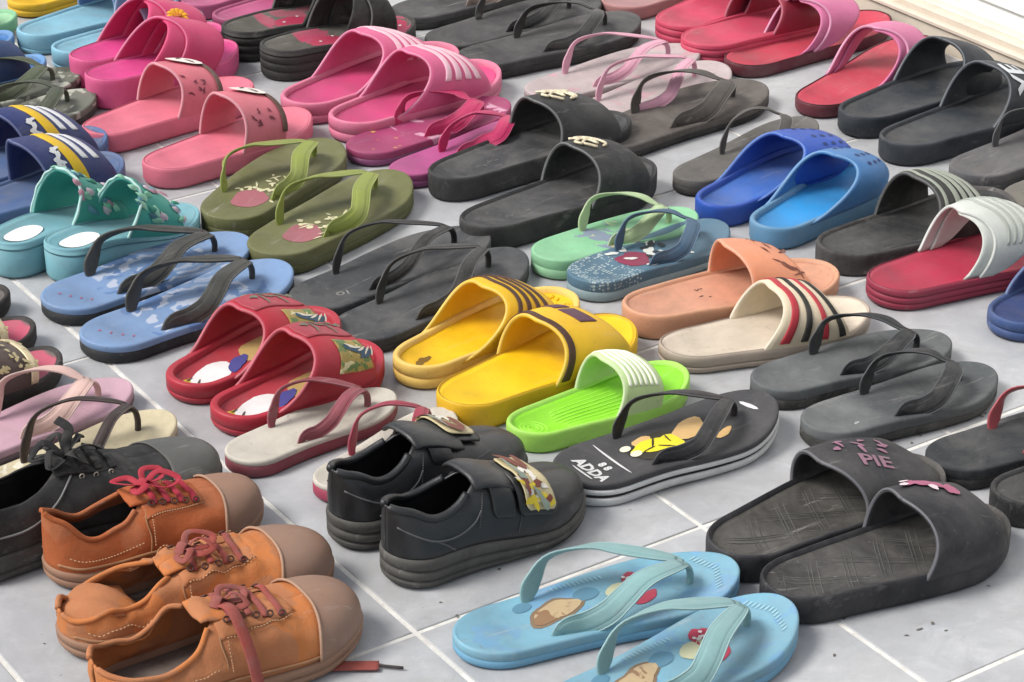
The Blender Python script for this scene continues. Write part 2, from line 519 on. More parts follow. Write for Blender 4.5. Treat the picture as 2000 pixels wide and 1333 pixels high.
def sole_parts(th, f, hh, ht, msole, mbed, style='rim', spring=.006, rim=.006, lip=.003, grooves=(), fn=None, heel_up=.002, foot=None, split=.5, arch=0.0, name='sole'):
    T = tfn(hh, ht)(f.L); sp = spring_fn(f, spring, heel_up, arch); mbed = trodden(mbed, f.L)
    if style == 'rim':            # moulded slide: raised rim round a sunken footbed
        prof = [(.006, 0, 0), (.002, 0, .0012), (.0004, 0, .005)]
        for g in grooves: prof += [(0, g - .045, 0), (.0016, g - .015, 0), (.0016, g + .015, 0), (0, g + .045, 0)]
        prof += [(0, .8, 0), (.0003, 1, -.002), (.0012, 1, -.0004), (.0024, 1, 0), (rim - .0015, 1, -.0002), (rim, 1, -.001), (rim + .0012, 1, -lip)]
        V, F = rings_mesh(f, prof, T, sp, top=False)
        mesh_obj(name, V, F, msole, th)
        fn = fn or dish(.004, heel=.0025, ball=.001)
        V, F = rings_mesh(f, [(rim + .0009, 1, -lip - .001), (rim + .0011, 1, -lip + .0001)], T, sp, top=fn, bottom=False)
        mesh_obj('footbed', V, F, mbed, th)
        return Top(f, T, sp, -lip, fn)
    if style == 'flat':           # die-cut flip-flop: two laminated layers
        fn = fn or dish(.0012, heel=.0018, ball=.0016)
        prof = [(.004, 0, 0), (.001, 0, .0012), (0, 0, .003)]
        for g in grooves: prof += [(0, g - .04, 0), (.001, g, 0), (0, g + .04, 0)]
        prof += [(0, split, -.0003), (.0007, split, .0001), (.0007, split, .001)]
        V, F = rings_mesh(f, prof, T, sp, top=None)
        mesh_obj(name, V, F, msole, th)
        prof = [(.0006, split, -.0002), (.0001, split, .0006), (0, 1, -.0022), (.0007, 1, -.0007), (.0022, 1, 0)]
        V, F = rings_mesh(f, prof, T, sp, top=fn)
        mesh_obj('insole', V, F, mbed, th)
        return Top(f, T, sp, 0, fn)

def print_on(th, top, items, m, name='print', lift=.0005):
    """items: list of (V,F) flat shapes in sole metres, laid on the insole as thin ink"""
    b = Buf()
    for V, F in items:
        b.add([(x, y, top.z(x, y) + lift + (z if z < .002 else 0)) for x, y, z in V], F)
    return b.obj(name, m, th, smooth=False, kind='stuff' if len(items) > 1 else None)

def place_text(V, cx, cy, rot, sx=1.0):
    c, s = math.cos(rot), math.sin(rot)
    return [(cx + (x * sx) * c - y * s, cy + (x * sx) * s + y * c, 0) for x, y, z in V]

def straps(th, f, top, mstrap, H=.042, w=.015, tk=.0027, ax=.38, px=.80, wp=.010, wide=0, name='strap', mpost=None, sag=0.0, lean=0.0, anchor=.70, med=0.12):
    H = H * .86
    med_edge = worn_edge_highlight(mstrap, .22); eb = Buf()
    """Y strap: two arms from the waist of the sole to the toe post"""
    b = Buf()
    L = f.L
    pyv = f.m * med                                      # the post sits between big toe and second toe
    pyy = float(f.ytop(px, pyv))
    for sd in (1, -1):
        def q(t, v, z): 
            y = float(f.ytop(t, v)) + lean * z; x = t * L
            return (x, y, top.z(x, min(max(y, float(f.ytop(t, -1))), float(f.ytop(t, 1)))) + z)
        px2 = px - .01
        near = sd < 0                                     # worn straps slump to one side
        z1, z2, z3, z4 = ((.34, .70, .90, .86) if not near else (.05, .22, .50, .72))
        v1, v2 = ((.12, .20) if not near else (.10, .16))
        pp = [q(ax, sd * anchor, -.003), q(ax + (.006 if not near else .03), sd * (anchor + .05), .006), q(ax + (.035 if not near else .10), sd * (anchor + v1), .004 + z1 * H), q(ax + (.10 if not near else .17), sd * (anchor + v2), z2 * H + .004 - sag),
              q(ax + .235, sd * .70 + pyv * .2, z3 * H - sag), q(ax + .33, sd * .42 + pyv * .6, z4 * H - sag), q(px2 - .03, sd * .15 + pyv, .68 * H), q(px + .002, sd * .02 + pyv, .54 * H)]
        P = curve(pp, 34)
        n = len(P); u = np.linspace(0, 1, n)
        ph = np.radians(8 + 80 * sm(.12, .80, u))
        out = np.stack([np.zeros(n) + .25 * sm(.55, 1, u), sd * np.cos(ph), np.sin(ph)], 1)
        Wd, Nd = frame(P, out)
        ww = w * (0.45 + .55 * sm(0, .26, u)) * (1 - (1 - wp / w) * sm(.72, 1, u)) * (1 + wide * np.exp(-((u - .45) / .2) ** 2))
        tt = tk * (1 + .35 * (1 - sm(0, .2, u))) 
        b.add(*sweep(P, Wd, Nd, ww, tt))
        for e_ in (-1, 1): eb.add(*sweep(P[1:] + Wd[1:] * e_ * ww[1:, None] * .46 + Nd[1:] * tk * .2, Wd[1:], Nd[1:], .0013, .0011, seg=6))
        # moulded ridge along the arm
        b.add(*sweep(P[3:-3] + Nd[3:-3] * tk * .38, Wd[3:-3], Nd[3:-3], ww[3:-3] * .55, tk * .55, seg=10))
    zt = top.z(px * L, pyy)
    p = [(px * L - .004, pyy, zt + .55 * H), (px * L + .004, pyy, zt + .44 * H), (px * L + .007, pyy, zt + .22 * H), (px * L + .006, pyy, zt - .004)]
    P = curve(p, 14); Wd, Nd = frame(P, np.tile([1.0, 0, .3], (14, 1)))
    b.add(*sweep(P, Wd, Nd, np.linspace(wp * 1.0, .0062, 14), np.linspace(.005, .0058, 14), p=2.2))
    o = b.obj(name, mstrap, th)
    eb.obj('strap_edge_highlight', med_edge, th, kind='stuff')  # thin paler lines added on the strap edges: wear plus painted highlight
    return o

class Upper:
    """instep surface over a foot"""
    def __init__(s, f, T, spring, emb=.35, H=((.3, .055), (.6, .05), (.9, .03)), bulge=.0015, a=.82, b=.86, skewtop=0.0):
        s.f, s.T, s.sp, s.emb, s.bulge, s.a, s.b = f, T, spring, emb, bulge, a, b
        s.hx = [p[0] for p in H]; s.hy = [p[1] for p in H]; s.sk = skewtop
    def P(s, x, th, off=0.0):
        x = np.asarray(x, float); th = np.asarray(th, float)
        t = x / s.f.L
        cs, sn = np.cos(th), np.maximum(np.sin(th), 0)
        hw = s.f.h(t) + s.bulge + off
        hw = hw * (1 + .12 * np.abs(np.sin(2 * th)))
        H = spl(s.hx, s.hy, np.clip(t, s.hx[0], s.hx[-1])) + off + s.T(x) * (1 - s.emb)
        y = s.f.c(t) + hw * np.sign(cs) * np.abs(cs) ** s.a + s.sk * sn * s.f.m
        z = s.sp(x) + s.T(x) * s.emb + H * sn ** s.b
        return np.stack([x, y, z], -1)

def band_grid(up, xb, xf, th0=0.0, th1=math.pi, nu=12, nth=41, u0=0.0, u1=1.0, off=0.0, wave=None):
    th = np.linspace(th0, th1, nth)[None, :]
    u = np.linspace(u0, u1, nu)[:, None]
    L = up.f.L
    B = xb(th) * L; Fr = xf(th) * L
    x = B + (Fr - B) * u
    o = off + (wave(u, th) if wave else 0.0)
    return up.P(x, np.broadcast_to(th, x.shape), o)

FWD = .03
def edge(side, top, k=1.2, skew=0.0, fwd=None):
    """x (in lengths) of a band edge: 'side' at the sole, 'top' over the instep; skew shifts left against right"""
    return lambda th: side + (top - side) * np.maximum(np.sin(th), 0) ** k + skew * np.cos(th) + (FWD if fwd is None else fwd) * np.abs(np.sin(2 * th)) - .04 * np.maximum(-np.cos(th), 0) * 0

def band(th, up, xb, xf, m, thick=.0035, name='upper', **k):
    G = band_grid(up, xb, xf, **k)
    V, F = shell(G, thick, flipn=True)
    return mesh_obj(name, V, F, m, th)

def band_text(th, up, body, x, theta, size, m, rot, bold=.0, off=.0012, name='lettering', sx=1.0):
    """lettering printed on the band; rot 0 = reads towards the toe with its top towards the far side"""
    V, F = text_verts(body, size, bold)
    V = place_text(V, 0, 0, rot, sx)
    R = float(up.f.h(x / up.f.L)) * 1.15
    X = np.array([x + v[0] for v in V]); TH = np.array([theta - v[1] / R for v in V])
    P = up.P(X, TH, off)
    return mesh_obj(name, P, F, m, th, smooth=False)

def band_blobs(th, up, items, m, name='print', off=.0009):
    b = Buf()
    for (x, theta, rx, ry, rot, seed, wob) in items:
        V, F = blob(0, 0, rx, ry, rot, 16, wob, seed)
        R = float(up.f.h(x / up.f.L)) * 1.15
        P = up.P(np.array([x + v[0] for v in V]), np.array([theta - v[1] / R for v in V]), off)
        b.add(P, F)
    return b.obj(name, m, th, smooth=True, kind='stuff' if len(items) > 1 else None)

GR = {'flip_flop': 'flip-flops standing in rows on the tiled floor', 'slide_sandal': 'slide sandals standing in rows on the tiled floor',
      'canvas_shoe': 'orange canvas shoes at the front of the tiled floor', 'platform_sandal': 'platform sandals standing in rows on the tiled floor',
      'school_shoe': 'black closed shoes at the front of the tiled floor', 'clog': 'clogs standing in rows on the tiled floor'}
CAT = {'flip_flop': 'flip-flop', 'slide_sandal': 'slide sandal', 'canvas_shoe': 'canvas shoe', 'platform_sandal': 'platform sandal', 'school_shoe': 'shoe', 'clog': 'clog'}

def flipflop(pl, label, side, sole, top_, strap, hT=.018, fT=.015, W=None, split=.5, prints=None, spring=.005, H=.042, grooves=(), strapkw={}, footkw={}, arch=0.0, **k):
    th = thing('flip_flop', label, CAT['flip_flop'], pl['p'], pl['a'], GR['flip_flop'])
    f = Foot(pl['L'], W or pl['L'] * .365, side, **{**dict(heelw=.76, waist=.84, toe=2.2, rh=.18), **footkw})
    tp = sole_parts(th, f, hT, fT, sole, top_, 'flat', spring=spring, split=split, grooves=grooves, arch=arch)
    if strap is not None:
        straps(th, f, tp, strap, H=H, **{**dict(w=.084 * pl['L']), **strapkw})
    if prints: prints(th, f, tp)
    return th, f, tp

def slide(pl, label, side, sole, bed, upc, hT=.026, fT=.02, W=None, H=((.35, .058), (.62, .048), (.9, .026)), xb=(.40, .52, 1.3), xf=(.80, .78, 1.3), rim=.005, lip=.003, grooves=(.5,), thick=.0042,
          emb=.80, bulge=-.0008, spring=.006, extra=None, name='slide_sandal', footkw={}, cross=0.0, fn=None, nth=41, wave=None, a=.76, skewtop=0.0, b=.97, tilt=0.0, Hs=.86, back=-.05, fwd=.030, rimr=.0017, ap=None, fcut=.06, rimk=.30):
    xf = (xf[0] - fcut * .6, xf[1] - fcut, xf[2]); H = [(x_, h_ * (1 - 1.6 * fcut * float(sm(.5, .85, x_)))) for x_, h_ in H]
    if ap:                                                # measured opening: where its crown stands and how high over the footbed
        xb = (xb[0], ap[0], xb[2])
        hx = float(spl([p[0] for p in H], [p[1] for p in H], np.clip(ap[0], H[0][0], H[-1][0])))
        Tm = hT + (fT - hT) * float(sm(.25, .8, ap[0]))
        H = [(p[0], p[1] * (ap[1] - Tm * (1 - emb)) / hx) for p in H]
    else:
        H = [(p[0], p[1] * Hs) for p in H]; xb = (xb[0], xb[1] + back, xb[2])
    th = thing(name, label, CAT[name], pl['p'], pl['a'], GR[name], tilt)
    f = Foot(pl['L'], W or pl['L'] * .40, side, **footkw)
    tp = sole_parts(th, f, hT, fT, sole, bed, 'rim', spring=spring, rim=rim, lip=lip, grooves=grooves, fn=fn)
    up = Upper(f, tp.T, tp.sp, emb=emb, H=H, bulge=bulge, a=a, skewtop=skewtop, b=b)
    up.xb = edge(*xb, skew=-cross, fwd=fwd); up.xf = edge(*xf, skew=-cross, fwd=0.0)
    if cross:
        band(th, up, edge(*xb, skew=cross, fwd=fwd), edge(*xf, skew=cross, fwd=0.0), upc, thick, name='crossing_band')
        band(th, up, up.xb, up.xf, upc, thick, name='crossing_band', off=.0030)
    else:
        band(th, up, up.xb, up.xf, upc, thick, nu=16, nth=nth, wave=wave)
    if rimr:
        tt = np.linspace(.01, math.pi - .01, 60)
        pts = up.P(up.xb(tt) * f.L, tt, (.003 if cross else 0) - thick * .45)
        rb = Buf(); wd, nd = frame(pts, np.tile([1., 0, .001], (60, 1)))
        rb.add(*sweep(pts, wd, nd, rimr * 2.3, rimr * 1.9, seg=8, p=2.0)); rb.obj('rolled_edge_highlight', worn_edge_highlight(upc, rimk), th)  # bead along the edge, tinted paler: wear and rim highlight put into its colour
    if extra: extra(th, f, tp, up)
    return th, f, tp, up

def stripes(cols, xb=(.40, .52, 1.3), xf=(.80, .78, 1.3), th0=.35, th1=2.75, off=.0012, thick=.0016, back=-.05):
    xb = (xb[0], xb[1] + back, xb[2])
    """raised bars running across the instep; cols: list of (u0,u1,material)"""
    def ex(th, f, tp, up):
        for u0, u1, m in cols:
            G = band_grid(up, up.xb, up.xf, th0=th0, th1=th1, nu=4, nth=30, u0=u0, u1=u1, off=off)
            V, F = shell(G, thick, flipn=True)
            mesh_obj('stripe', V, F, m, th)
    return ex

# closed shoes --------------------------------------------------------------
class Last:
    """closed upper: t along the shoe, phi from the welt (0) to the ridge (pi/2)"""
    def __init__(s, f, sp, z0, Ht, Hv, a=.5, b=.9, seed=0, amp=.0, bul=.0, fsc=85):
        s.f, s.sp, s.z0, s.Ht, s.Hv, s.a, s.b, s.seed, s.amp, s.bul, s.fsc = f, sp, z0, Ht, Hv, a, b, seed, amp, bul, fsc
    def P(s, t, phi, sd, off=0.0):
        t = np.asarray(t, float); phi = np.asarray(phi, float)
        f = s.f; x = t * f.L
        H = spl(s.Ht, s.Hv, t) * (1 - np.clip((t - .80) / .20, 0, 1) ** 2.6) ** (1 / 2.6)
        hw = f.h(t) * .97 + s.bul * np.sin(np.clip(phi, 0, 1.57) * 2)
        cs, sn = np.maximum(np.cos(phi), 0), np.maximum(np.sin(phi), 0)
        y = f.c(t) + sd * (hw + off) * cs ** s.a
        z = s.sp(x) + s.z0 + (H + off) * sn ** s.b
        P = np.stack(np.broadcast_arrays(x + 0 * phi, y, z), -1)
        if s.amp:
            n1 = noise3(P * np.array([1, 1, 1.0]), s.fsc, s.seed); n2 = noise3(P, s.fsc * 2.3, s.seed + 5)
            k = s.amp * sm(.02, .25, phi) * (1 - sm(.68, .80, t))
            P[..., 1] += sd * n1 * k * .7 ; P[..., 2] += n2 * k * .6 + n1 * k * .5
        return P

def closed_shoe(pl, label, side, name, msole, mup, minn, mcap=None, hT=.02, fT=.018, W=None, Hv=((0, .05), (.12, .055), (.35, .075), (.5, .07), (.7, .052), (.85, .04), (1, .032)),
                open_=((0, .9), (.12, .82), (.3, .70), (.42, 1.35), (.46, 1.5)), gap=((.40, .0), (.46, .17), (.62, .17), (.66, 0)), amp=.0, seed=1, foxing=None, grooves=(.35,), tilt=0.0, footkw={}, capat=.78, spring=.01, bul=0.0, a=.5):
    th = thing(name, label, CAT[name], pl['p'], pl['a'], GR[name], tilt)
    f = Foot(pl['L'], W or pl['L'] * .36, side, **{**dict(heelw=.74, waist=.80, toe=2.3), **footkw})
    T = tfn(hT, fT)(f.L); sp = spring_fn(f, spring, .003)
    prof = [(.006, 0, 0), (.001, 0, .002), (-.001, 0, .005)]
    for g in grooves: prof += [(-.0015, g - .05, 0), (.001, g - .015, 0), (.001, g + .015, 0), (-.0015, g + .05, 0)]
    prof += [(-.0018, .85, 0), (-.001, 1, -.001), (.001, 1, 0), (.004, 1, 0), (.0055, 1, -.006)]
    V, F = rings_mesh(f, prof, T, sp, top=False); mesh_obj('sole', V, F, msole, th)
    V, F = rings_mesh(f, [(.004, 1, -.006), (.0045, 1, -.0055)], T, sp, top=dish(.001, heel=.002), bottom=False); mesh_obj('insole', V, F, minn, th)
    z0 = float(fT + (hT - fT) * .5) - .001
    la = Last(f, lambda x: sp(x) + T(x) - z0 - .001, z0, [p[0] for p in Hv], [p[1] for p in Hv], a=a, seed=seed, amp=amp, bul=bul)
    # quarters: left and right walls up to the topline / eyelet line
    n = 60
    tt = (1 - np.cos(np.pi * np.linspace(.0, 1, n))) / 2 * .985
    ph = spl([p[0] for p in open_], [p[1] for p in open_], np.clip(tt, 0, open_[-1][0]))
    ph = np.where(tt >= open_[-1][0], open_[-1][1], ph)
    g = np.interp(tt, [p[0] for p in gap], [p[1] for p in gap])
    ph = np.where(tt > gap[0][0], np.minimum(ph, math.pi / 2 - g), ph)
    ph = np.where(tt > gap[-1][0], math.pi / 2 + .02, ph)
    b = Buf()
    for sd in (1, -1):
        s = np.linspace(0, 1, 18)
        G = la.P(tt[:, None], ph[:, None] * s[None, :], sd)
        # join both halves at the heel
        b.add(*shell(G, .0022, flipn=(sd > 0)))
    b.obj('upper', mup, th)
    if mcap:
        tc = 1 - np.linspace(1 - capat, .004, 22)
        s = np.linspace(0, math.pi, 37)
        G = np.zeros((22, 37, 3))
        for j, a_ in enumerate(s):
            sd = 1 if a_ <= math.pi / 2 else -1
            ph_ = a_ if sd > 0 else math.pi - a_
            tcj = np.clip(tc - .045 * math.cos(a_) ** 2 * (1 - tc) / (1 - capat), 0, .997)
            G[:, j] = la.P(tcj, np.full(22, ph_), sd, off=.0020)
        V, F = shell(G, .0018, flipn=True); mesh_obj('toe_cap', V, F, mcap, th)
    return th, f, la, T, sp

def lace_bar(b, la, t, w, r, dy=0.0, lift=.004):
    """one lace passing over the gap at t"""
    pts = []
    for k in np.linspace(-1, 1, 9):
        ph = math.pi / 2 - w * abs(k)
        p = la.P(np.array(t + dy * k), np.array(ph), 1 if k >= 0 else -1, off=lift * (1 - .5 * k * k))
        pts.append(p)
    P = curve(pts, 18); wd, nd = frame(P, np.tile([0., 0, 1.], (18, 1)))
    b.add(*sweep(P, wd, nd, r * 2.4, r * .9, seg=8))

def ribbon(b, pts, w, tk=.0016, n=26, out=(0, 0, 1.0), twist=0.0, seed=0):
    P = curve(pts, n); u = np.linspace(0, 1, n)[:, None]
    o = np.tile(np.array(out, float), (n, 1)) + twist * np.concatenate([np.sin(u * 5 + seed), np.cos(u * 4 + seed), 0 * u], 1)
    wd, nd = frame(P, o)
    b.add(*sweep(P, wd, nd, w, tk, seg=8))

# ------------------------------------------------------------------ setting: ground, tiled floor, threshold step
def structure(o): o['kind'] = 'structure'; return o
def box(b, x0, x1, y0, y1, z0, z1, bev=0.0):
    if bev <= 0:
        V = [(x0,y0,z0),(x1,y0,z0),(x1,y1,z0),(x0,y1,z0),(x0,y0,z1),(x1,y0,z1),(x1,y1,z1),(x0,y1,z1)]
        F = [(0,3,2,1),(4,5,6,7),(0,1,5,4),(1,2,6,5),(2,3,7,6),(3,0,4,7)]
    else:
        e = bev
        V = [(x0,y0,z0),(x1,y0,z0),(x1,y1,z0),(x0,y1,z0),(x0,y0,z1-e),(x1,y0,z1-e),(x1,y1,z1-e),(x0,y1,z1-e),
             (x0+e,y0+e,z1),(x1-e,y0+e,z1),(x1-e,y1-e,z1),(x0+e,y1-e,z1)]
        F = [(0,3,2,1),(8,9,10,11),(0,1,5,4),(1,2,6,5),(2,3,7,6),(3,0,4,7),(4,5,9,8),(5,6,10,9),(6,7,11,10),(7,4,8,11)]
    b.add(V, F)

m_ground = mat('#9a9994', .85, .5, bump=.5, k=.8, ds=3, fine=200)
b = Buf(); box(b, -60, 60, -60, 60, -.25, -.03); structure(b.obj('ground', m_ground, smooth=False))

def tile_mat():
    m = bpy.data.materials.new("glazed_floor_tile"); m.use_nodes = True
    nt = m.node_tree; N = nt.nodes; Lk = nt.links; bs = N['Principled BSDF']
    geo = N.new('ShaderNodeNewGeometry'); oi = N.new('ShaderNodeObjectInfo')
    def noise(sc, det=5, ro=.6, di=0.):
        n = N.new('ShaderNodeTexNoise'); n.inputs['Scale'].default_value = sc; n.inputs['Detail'].default_value = det
        n.inputs['Roughness'].default_value = ro; n.inputs['Distortion'].default_value = di
        Lk.new(geo.outputs['Position'], n.inputs['Vector']); return n.outputs['Fac']
    def rmp(s, a, b2, c=0., d2=1.):
        r = N.new('ShaderNodeMapRange'); r.inputs['From Min'].default_value = a; r.inputs['From Max'].default_value = b2
        r.inputs['To Min'].default_value = c; r.inputs['To Max'].default_value = d2; Lk.new(s, r.inputs['Value']); return r.outputs[0]
    def mix(f, a, b2):
        x = N.new('ShaderNodeMix'); x.data_type = 'RGBA'; Lk.new(f, x.inputs[0])
        for s, v in ((6, a), (7, b2)):
            if isinstance(v, tuple): x.inputs[s].default_value = v
            else: Lk.new(v, x.inputs[s])
        return x.outputs[2]
    c1 = lin('#b0b1b2'); c2 = lin('#9fa1a5')
    cur = mix(rmp(noise(7, 6, .65, 1.2), .35, .7), c1, c2)                      # clouded glaze
    cur = mix(rmp(noise(24, 6, .7, .8), .48, .78, 0, .75), cur, lin('#c0c1c4'))
    cur = mix(rmp(noise(17, 7, .75, 1.5), .52, .8, 0, .5), cur, lin('#96989c'))
    cur = mix(rmp(oi.outputs['Random'], 0, 1, 0, .14), cur, lin('#8d8c92'))      # tile to tile
    cur = mix(rmp(noise(4.5, 8, .75, .8), .46, .76, 0, .6), cur, lin('#8c8985'))
    cur = mix(rmp(noise(11, 9, .8, 2.2), .56, .72, 0, .35), cur, lin('#7f7c78'))    # trodden dirt
    cur = mix(rmp(noise(150, 3, .6), .70, .76, 0, .55), cur, lin('#6d6862'))     # grit
    Lk.new(cur, bs.inputs['Base Color'])
    Lk.new(rmp(noise(9, 6, .6), .3, .7, .30, .55), bs.inputs['Roughness'])
    bp = N.new('ShaderNodeBump'); bp.inputs['Strength'].default_value = .25; bp.inputs['Distance'].default_value = .0008
    Lk.new(noise(60, 5), bp.inputs['Height']); Lk.new(bp.outputs[0], bs.inputs['Normal'])
    bs.inputs['Specular IOR Level'].default_value = .45
    return m
m_tile = tile_mat()
m_grout = mat('#e2e0da', .8, .5, '#a7a29a', bump=.3, k=.98, ds=30)
T_ = .30; G_ = .0050
X0, X1, Y0, Y1 = -6, 5, -6, 7
b = Buf(); box(b, X0 * T_, 1.306, Y0 * T_, Y1 * T_, -.03, -.0008)
floor = structure(b.obj('floor', m_grout, smooth=False))
def tile_mesh(w, h):
    bb = Buf(); box(bb, 0, w, 0, h, -.008, .0004, .0006)
    me = bpy.data.meshes.new('tile'); me.from_pydata(bb.V, [], bb.F); me.materials.append(m_tile); me.update(); return me
tm_full = tile_mesh(T_ - G_, T_ - G_); tm_cut = tile_mesh(1.306 - 4 * T_ - G_, T_ - G_)
for i in range(X0, X1):
    for j in range(Y0, Y1):
        o = bpy.data.objects.new('tile', tm_cut if i == 4 else tm_full); C.objects.link(o); o.parent = floor
        o.location = (i * T_ + G_ / 2, j * T_ + G_ / 2, random.uniform(-.0002, .0002))
        o.rotation_euler = (random.uniform(-.0006, .0006), random.uniform(-.0006, .0006), random.uniform(-.0008, .0008))

# low painted step with the door track on it, at the right-hand edge of the floor
m_step = mat('#d2c7b6', .6, .08, '#a89f92', bump=.3, k=1.0, ds=9)
m_track = mat('#efe9dc', .35, .06, '#a39b8c', bump=.15, k=1.0, spec=.6, ds=12)
m_seal = mat('#5b5954', .6, .2, k=.8)
m_door = mat('#f4f4f1', .35, .04, '#b5b2ac', bump=.1, k=1.0, ds=5)
SX = 1.310
st = thing('door_step', 'low beige painted step with a cream door track along its top edge', 'step', (SX, 0, 0), 0)
def sbox(name, m, parts, bev=.002):
    bb = Buf()
    for p in parts: box(bb, *p, bev)
    return bb.obj(name, m, st, smooth=False)
Ya, Yb = -1.8, 2.1
sbox('riser', m_step, [(0, .35, Ya, Yb, -.008, .030)], .004)
sbox('groove_moulding', m_step, [(-.004, 0.02, Ya, Yb, .0302, .036)], .002)
sbox('ledge', m_step, [(.006, .35, Ya, Yb, .0362, .046)], .003)
sbox('door_track', m_track, [(.020, .030, Ya, Yb, .0463, .058), (.044, .052, Ya, Yb, .0463, .060), (.0302, .0438, Ya, Yb, .0463, .048)], .0015)
sbox('seal_strip', m_seal, [(.058, .064, Ya, Yb, .0463, .053)], .001)
dr = thing('sliding_door', 'white door panel standing on the track behind the step', 'door', (SX + .066, 0, .0466), 0)
bb = Buf(); box(bb, 0, .035, Ya, Yb, .0, 2.05); bb.obj('door_panel', m_door, dr, smooth=False)
bb = Buf(); box(bb, -.0035, .0, Ya, Yb, .012, .045); bb.obj('bottom_rail', m_door, dr, smooth=False)

# dirt dropped on the tiles
dr_ = random.Random(12); db = Buf()
for cx, cy, n_, sp_ in ((.60, -.60, 16, .03), (.34, -.83, 5, .03), (.50, -.95, 4, .05), (-.10, -.40, 8, .12), (.10, -.62, 6, .10), (.75, .05, 8, .08), (.62, -.35, 6, .10), (-.02, .20, 6, .08), (.45, -.80, 12, .10), (.15, -.90, 10, .12), (-.2, -.6, 10, .1), (.9, -.2, 14, .12)):
    for _ in range(n_):
        x, y, r_ = cx + dr_.gauss(0, sp_), cy + dr_.gauss(0, sp_), .0007 + .0012 * dr_.random()
        V, F = blob(x, y, r_ * (1 + dr_.random()), r_, dr_.random() * 3, 7, .2, _)
        db.add([(a, b2, .0009 + (.0006 if k == 0 else 0)) for k, (a, b2, c2) in enumerate(V)], F)
o = db.obj('dirt_specks', mat('#6f6a62', .8, .2, k=.7), None, kind='stuff')

# ------------------------------------------------------------------ the shoes (positions in metres, angles in degrees)
M = mat
DK = dict(dirt=.32, dcol='#8f8b86')
blk = lambda h='#37383b', **k: M(h, **{**dict(rough=.6, dirt=.17, dcol='#85827e', bump=.35, k=.40), **k})

# ---- light blue printed flip-flops, front
def pr_mouse(seed):
    def fn(th, f, tp):
        L = f.L
        r = random.Random(seed)
        c = f.c(.3)
        y = lambda t, v: float(f.ytop(t, v))
        print_on(th, tp, [blob(L*.36, y(.36, .1), .025, .016, .3, 22, .13, seed)], M('#8c7358', .6, .2, k=.85), 'badge_outline', .0004)
        print_on(th, tp, [blob(L*.362, y(.36, .1), .022, .0125, .3, 22, .13, seed)], M('#c9b088', .6, .25, k=.88, pat=[('blob', '#93704e', 60, .56, 0, 0)]), 'badge', .0008)
        print_on(th, tp, [blob(L*.49, y(.49, .35), .012, .009, .2, 16, .04, 3), blob(L*.27, y(.27, .55), .009, .006, .2)], M('#5f93ad', .6, .1, k=.8), 'print', .0005)
        print_on(th, tp, [blob(L*.67, y(.67, .45), .012, .008, .9, 16, .14, 5), blob(L*.665, y(.665, -.2), .013, .006, .5, 16, .1, 8)], M('#b03a52', .6, .1), 'print', .0006)
        dd = []
        for i in range(6): dd.append(blob(L*(.645 + .045*r.random()), y(.66, .35+.22*r.random()), .0018, .0018, n=8))
        print_on(th, tp, dd, M('#f3e9e6', .6, .1), 'print', .0011)
        print_on(th, tp, [blob(L*.61, y(.61, .2), .016, .010, .4, 16, .08, 9)], M('#c8c9a6', .6, .1), 'print', .0006)
        ticks = []
        for i in range(14):
            t = .86 + .0 * i; a = -.75 + i * .115
            ticks.append(blob(L*(.93 - .05*abs(a)), y(.90, a*.9), .004, .0008, .1, 6))
        for i in range(12):
            ticks.append(blob(L*(.40 + .016*i), y(.45, .78), .0008, .0034, .25, 6))
        print_on(th, tp, ticks, M('#a4cfdc', .6, .2), 'print', .0007)
    return fn
lbs = M('#6fa9c9', .55, .22, '#8b9298', k=.85); lbt = M('#7fb6cc', .5, .28, '#8f9aa0', k=.85, pat=[('blob', '#74a8cc', 30, .55, 0, 0)]); lbstrap = M('#8fb8b8', .42, .15, '#8f9aa0', k=.8)
flipflop(PL['bf1'], 'light blue flip-flop with pale green straps, whole in view, right of the velcro shoes', 'L', lbs, lbt, lbstrap, .017, .019, prints=pr_mouse(3), H=.046, strapkw=dict(w=.021, ax=.30), spring=.010)
flipflop(PL['bf2'], 'light blue flip-flop with a red bow print, cut off by the bottom edge', 'R', lbs, lbt, lbstrap, .017, .019, prints=pr_mouse(4), H=.046, strapkw=dict(w=.021, ax=.30), spring=.010)

